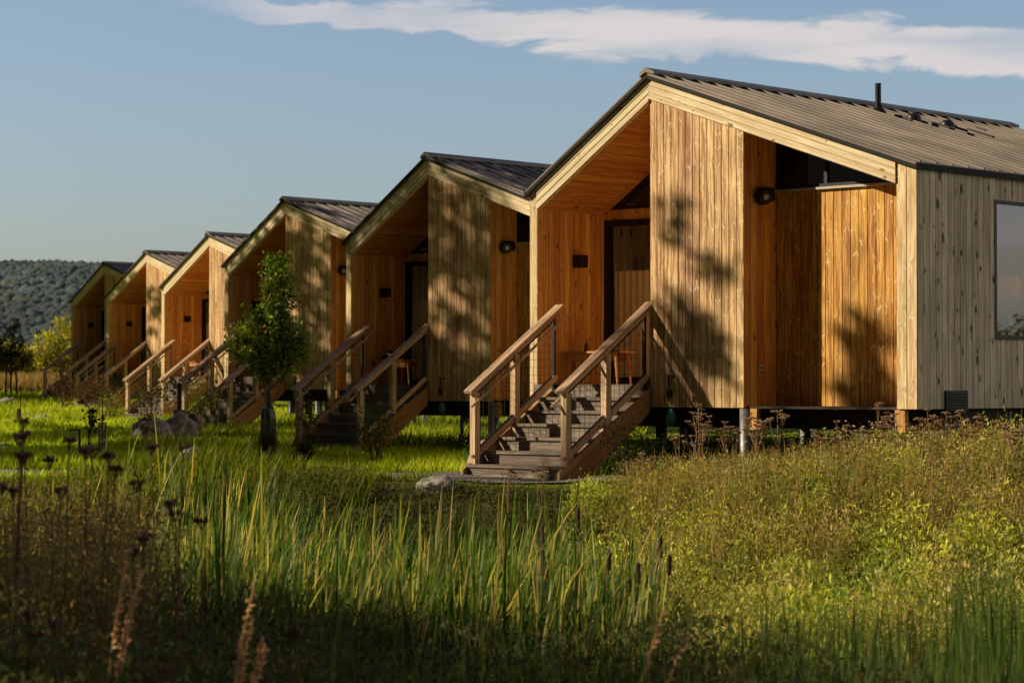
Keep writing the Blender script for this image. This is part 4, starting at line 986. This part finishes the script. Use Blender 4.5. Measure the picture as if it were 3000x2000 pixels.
rock(10, 41, .25, .25, .15, 11.2, 'grey stone half cut by the left edge')

# stake, path light, watering bag, signs, bin, tree guard
def at(X, y): x = px(X, y); return (x, y, G(x, y))
m = MB(); m.box(-.035, .035, -.035, .035, -.1, .42); o = m.build('wooden_stake', 'stake'); o.location = at(43, 58); tag(o, 'short square wooden stake on the sunlit lawn', 'stake')
m2 = MB(); m2.box(.04, .06, -.01, .01, -.1, .85); m2.build('rod', 'black', o)
o = empty('path_light', at(183, 34.5), 0, 'thin black path light with flat top on the shaded lawn', 'lamp')
m = MB(); m.tube([(0, 0, -.05), (0, 0, .50)], .018, 10); m.build('pole', 'black', o); m = MB(); m.beam((-.14, 0, .50), (.02, 0, .515), .06, .02); m.build('lamp_head', 'black', o)
o = empty('tree_watering_bag', (mx, my-.02, G(mx, my)), 0, 'dark green watering bag wrapped round the foot of the maple trunk', 'bag')
m = MB(); prof = [(.06, .02), (.07, .2), (.085, .36), (.10, .50), (.095, .60), (.10, .72), (.075, .83), (.03, .86)]
m.lathe([(r*(1+.0*z), z) for r, z in prof], (0, 0, 0), 18)
m.v = [(vx*(1+.22*math.sin(5*math.atan2(vy, vx)+vz*6)), vy*(1+.22*math.sin(4*math.atan2(vy, vx)+1)), vz+.02*math.sin(3*math.atan2(vy, vx))) for vx, vy, vz in m.v]
m.build('bag_body', 'bag', o, smooth=True)
m = MB(); m.tube([(.02, -.12, .55), (.03, -.14, .7), (.02, -.06, .84)], .008, 6); m.build('strap', 'black', o)
n = 420; a = rng.random(n)*6.28; r_ = .13*rng.random(n)
o = blades('ornamental_grass', np.array([mx+.0]*n)+r_*np.cos(a), np.array([my-.25]*n)+r_*np.sin(a), .25+.35*rng.random(n), np.full(n, .008), .35, pick([(.03,.035,.015), (.05,.045,.02)], n), segs=4)
o.name = 'grass_tuft'; tag(o, 'dark grass tuft under the watering bag of the maple', 'plant')
n = 420; a = rng.random(n)*6.28; r_ = .13*rng.random(n); sx_, sy_ = px(700, 33.8), 33.8
o = blades('grass_tuft', sx_+r_*np.cos(a), sy_+r_*np.sin(a), .2+.3*rng.random(n), np.full(n, .008), .45, pick([(.03,.035,.015), (.05,.045,.02)], n), segs=4)
tag(o, 'dark grass tuft behind the right one of the small black signs', 'plant')
for X, y, l in ((612, 33.2, 'small black plant sign with pale lettering at the foot of the maple'), (692, 33.2, 'small black plant sign right of the maple')):
    o = empty('plant_sign', at(X, y), R(-12), l, 'sign', 'small plant signs by the path')
    m = MB(); m.box(-.075, .075, -.006, .006, .07, .23); m.build('panel', 'black', o)
    m = MB(); m.box(-.008, .008, .007, .02, -.1, .2); m.build('post', 'black', o)
    m = MB(); 
    for k, w in enumerate((.09, .11, .06)): m.box(-.055, -.055+w, -.0085, -.0065, .18-.035*k, .19-.035*k)
    m.build('lettering', 'white', o)
o = empty('bollard', at(412, 53), 0, 'grey utility bollard with a black top post beside the sunlit steps', 'bollard')
m = MB(); m.lathe([(.14, -.05), (.14, .42), (.12, .46)], (0, 0, 0), 16); m.build('body', 'greybin', o); m = MB(); m.tube([(0, 0, .45), (0, 0, 1.05)], .05, 10); m.build('post', 'black', o)
m = MB(); m.box(-.06, .06, -.147, -.142, .22, .36); m.build('plate', 'white', o)
o = empty('tree_guard', at(236, 36), 0, 'black mesh guard round a thin stem on the shaded lawn', 'tree guard')
m = MB()
for k in range(10): a = k*.628; m.tube([(.06*math.cos(a), .06*math.sin(a), 0), (.06*math.cos(a), .06*math.sin(a), .6)], .005, 4)
for z in np.arange(.05, .6, .06): m.tube([(.06*math.cos(k*.628), .06*math.sin(k*.628), z) for k in range(11)], .004, 4, cap=False)
m.build('mesh_tube', 'black', o); m = MB(); m.tube([(0, 0, 0), (0, 0, .95)], .008, 5); m.build('stem', 'bark', o)

# dried flowers standing inside the picture window
vx, vy, vz = lp(0, XR-.27, 2.40, ZD)
o = empty('flower_vase', (vx, vy, vz+.02), 0, 'vase of orange dried flowers just inside the picture window', 'vase')
m = MB(); m.lathe([(.09, .0), (.12, .15), (.11, .55), (.06, .72), (.07, .78)], (0, 0, 0), 16); m.build('vase_body', 'ceramic', o, smooth=True)
n = 900; D = rdir(n, .7); c = D*(.08+.12*rng.random((n, 1)))+np.array([0, 0, 1.12]); quadmesh('flower_head', c, rdir(n, .5), perp(D), .05*np.ones(n), .03*np.ones(n), pick([(.95,.42,.18), (.85,.32,.12), (.95,.55,.28)], n), 'leaf', o)
m = MB()
for k in range(9): a = k*.7; m.tube([(0, 0, .7), (.12*math.cos(a), .12*math.sin(a), 1.1)], .004, 4)
m.build('stem', 'dry', o)

# ------------------------------------------------------------------ shading trees, outside the left edge
EL = R(26.5); TE = math.tan(EL)
def st(px_, depth, zrel, r, n, label, dist, size=.16, dz=0):
    """tree whose crown shades the point (x at picture position px_, depth, zrel) when it stands dist metres to the left"""
    x = px(px_, depth) - dist; shade_tree(x, depth, zrel + dist*TE, r, n, size, label)
if True:
    x0 = -14.; y0 = 29.5; g0 = G(x0, y0); cl = []
    for X, d_, z_, ry, rz in ((1640, 30.1, 1.75, .22, .42), (1605, 30.25, 2.9, .09, .3), (1910, 29.1, 1.8, .14, .5), (2052, 28.4, 2.0, .11, .4), (1925, 29.05, 1.15, .16, .3), (1985, 28.8, .98, .7, .13), (2068, 28.3, 1.1, .16, .25), (1560, 30.5, 1.1, .3, .2), (1690, 29.85, 1.3, .2, .3), (1695, 29.8, 2.4, .08, .25)):
        cl.append((0, d_-y0, z_ + (px(X, d_)-x0)*TE - g0, .5, ry, rz))
    tree('shade_tree', (x0, y0, g0), 8.5, .07, cl, 1500, .10, .2, GREEN, 'small open shade tree nearest the path to the left', 'tree', SG, limbs=14, per=16)
    st(1000, 34.5, -.5, 3.0, 9000, 'broad shade tree over the shaded lawn', 15)
    st(1000, 42.5, 5.3, 3.8, 9000, 'tall open shade tree level with the second cabin', 19)
    st(900, 39.5, 1.2, 3.4, 9000, 'dense shade tree beside the tall open one', 20)
    st(700, 53.0, 3.2, 2.8, 4600, 'open shade tree level with the third cabin', 18)
    st(600, 47.0, .3, 2.6, 6000, 'low shade tree level with the maple', 17)
    st(320, 79.5, 3.4, 2.1, 3600, 'open shade tree level with the second farthest cabin', 16)
    st(200, 90.5, 7.2, 4.6, 22000, 'dense shade tree level with the farthest cabin', 15)
    st(150, 95.0, 5.0, 3.6, 13000, 'dense shade tree beyond the farthest cabin', 14)
    st(200, 92.5, 5.8, 4.0, 14000, 'rear shade tree level with the farthest cabin', 22)
    for i, (y, z, d) in enumerate([(3, -1.0, 15), (6.5, -1.0, 14), (9.8, -1.05, 15), (12.8, -1.2, 14), (15.4, -1.55, 15)]):
        st(1176, y, z, 2.6, 4200, ['shade tree nearest the camera', 'second shade tree left of the camera', 'third shade tree left of the camera', 'fourth shade tree left of the weeds', 'fifth shade tree left of the reeds'][i], d)

# trees far to the right, seen only in the window glass
for i, (x, y, h) in enumerate([(62, 44, 3.2), (75, 52, 4.2), (58, 34, 2.6)]):
    tree('far_tree', (x, y, G(x, y)), h*.8, .2, [(0, 0, h*.7, 2.4, 2.4, h*.3), (1.2, 1, h*.5, 2.2, 2, h*.3), (-1.4, -1, h*.45, 2, 2, h*.28)], 3000, .3, .3, [(.2,.14,.04), (.12,.14,.03)], ['tallest tree right of the picture mirrored in the window', 'rear tree right of the picture mirrored in the window', 'small tree right of the picture mirrored in the window'][i], 'tree', 'trees right of the picture')

# ------------------------------------------------------------------ light, sky, camera
sun = bpy.data.lights.new('sun', 'SUN'); sun.energy = 5.0; sun.angle = R(.53); sun.color = (1., .82, .57)
so = bpy.data.objects.new('sun', sun); COL.objects.link(so)
Ld = Vector((math.cos(EL), .015*math.cos(EL), -math.sin(EL)))     # light travels to the right
so.rotation_euler = Ld.to_track_quat('-Z', 'Y').to_euler(); so.location = (-30, 20, 25)
w = bpy.data.worlds.new('World'); S.world = w; w.use_nodes = True; nt = w.node_tree; L = nt.links
bgn = nt.nodes['Background']; bgn.inputs[1].default_value = .13
sky = nd(nt, 'ShaderNodeTexSky'); sky.sky_type = 'NISHITA'; sky.sun_disc = False; sky.sun_elevation = EL; sky.sun_rotation = R(-90)
sky.air_density = 1.0; sky.dust_density = 1.6; sky.ozone_density = 1.5
tc = nd(nt, 'ShaderNodeTexCoord'); sp = nd(nt, 'ShaderNodeSeparateXYZ'); L.new(tc.outputs['Generated'], sp.inputs[0])
az = mth(nt, 'ARCTAN2', sp.outputs[0], sp.outputs[1]); el = mth(nt, 'ARCSINE', sp.outputs[2])
cv = comb(nt, mth(nt, 'MULTIPLY', az, 16.), mth(nt, 'MULTIPLY', el, 62.), 0.)
n1 = nd(nt, 'ShaderNodeTexNoise'); n1.inputs['Scale'].default_value = 1.; n1.inputs['Detail'].default_value = 7.; n1.inputs['Roughness'].default_value = .6; n1.inputs['Distortion'].default_value = .6; L.new(cv, n1.inputs['Vector'])
cv2 = comb(nt, mth(nt, 'MULTIPLY', az, 9.), mth(nt, 'MULTIPLY', el, 60.), 4.)
n2 = nd(nt, 'ShaderNodeTexNoise'); n2.inputs['Scale'].default_value = 1.; n2.inputs['Detail'].default_value = 5.; L.new(cv2, n2.inputs['Vector'])
line = mth(nt, 'MULTIPLY_ADD', az, -.064, .1480)
dd = mth(nt, 'ABSOLUTE', mth(nt, 'ADD', mth(nt, 'SUBTRACT', el, line), mth(nt, 'MULTIPLY', mth(nt, 'SUBTRACT', n1.outputs[0], .5), .030)))
thk = smooth(nt, az, -.15, .05, .0055, .0108)
band = mth(nt, 'SUBTRACT', 1., mth(nt, 'DIVIDE', dd, thk))
band = smooth(nt, band, 0., .42)
fade = smooth(nt, az, -.150, -.06, 0., 1.)
dn = mth(nt, 'MULTIPLY', mth(nt, 'MULTIPLY', band, fade), smooth(nt, n2.outputs[0], .30, .60, .30, 1.))
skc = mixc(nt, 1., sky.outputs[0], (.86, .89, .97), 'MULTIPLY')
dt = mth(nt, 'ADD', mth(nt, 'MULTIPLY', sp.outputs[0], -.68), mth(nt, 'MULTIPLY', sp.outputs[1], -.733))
# unseen sky dimmed behind and above to deepen the shade on the fronts
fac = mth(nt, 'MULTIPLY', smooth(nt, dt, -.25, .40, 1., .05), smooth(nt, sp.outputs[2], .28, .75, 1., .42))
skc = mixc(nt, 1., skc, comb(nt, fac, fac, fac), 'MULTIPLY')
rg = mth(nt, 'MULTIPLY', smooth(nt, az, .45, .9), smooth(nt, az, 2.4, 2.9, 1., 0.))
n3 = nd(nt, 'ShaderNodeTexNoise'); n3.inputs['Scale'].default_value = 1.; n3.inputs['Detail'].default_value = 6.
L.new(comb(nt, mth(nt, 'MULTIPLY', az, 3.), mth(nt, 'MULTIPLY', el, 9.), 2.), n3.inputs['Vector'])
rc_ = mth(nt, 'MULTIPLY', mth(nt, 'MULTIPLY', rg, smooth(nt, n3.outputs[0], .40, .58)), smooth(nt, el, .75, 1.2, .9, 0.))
skc = mixc(nt, rc_, skc, (5.2, 4.2, 3.2))  # warm cloud bank, mirrored in the window, added to warm the side wall
cc = mixc(nt, mth(nt, 'MULTIPLY', dn, .92), skc, (5.6, 5.2, 5.1))
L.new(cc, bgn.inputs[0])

cam = bpy.data.cameras.new('camera'); cam.lens = 85; cam.sensor_width = 36; cam.clip_end = 6000; cam.clip_start = .1
cam.dof.use_dof = True; cam.dof.focus_distance = 30.5; cam.dof.aperture_fstop = 3.5
co = bpy.data.objects.new('camera', cam); COL.objects.link(co); co.location = (0, 0, ZC); co.rotation_euler = (R(90)+math.atan((882-784)/5553), 0, 0)
S.camera = co
S.view_settings.view_transform = 'Standard'; S.view_settings.look = 'None'; S.view_settings.exposure = 0
S.render.resolution_x = 1024; S.render.resolution_y = 682
S.cycles.transparent_max_bounces = 12; S.cycles.max_bounces = 8; S.cycles.diffuse_bounces = 4
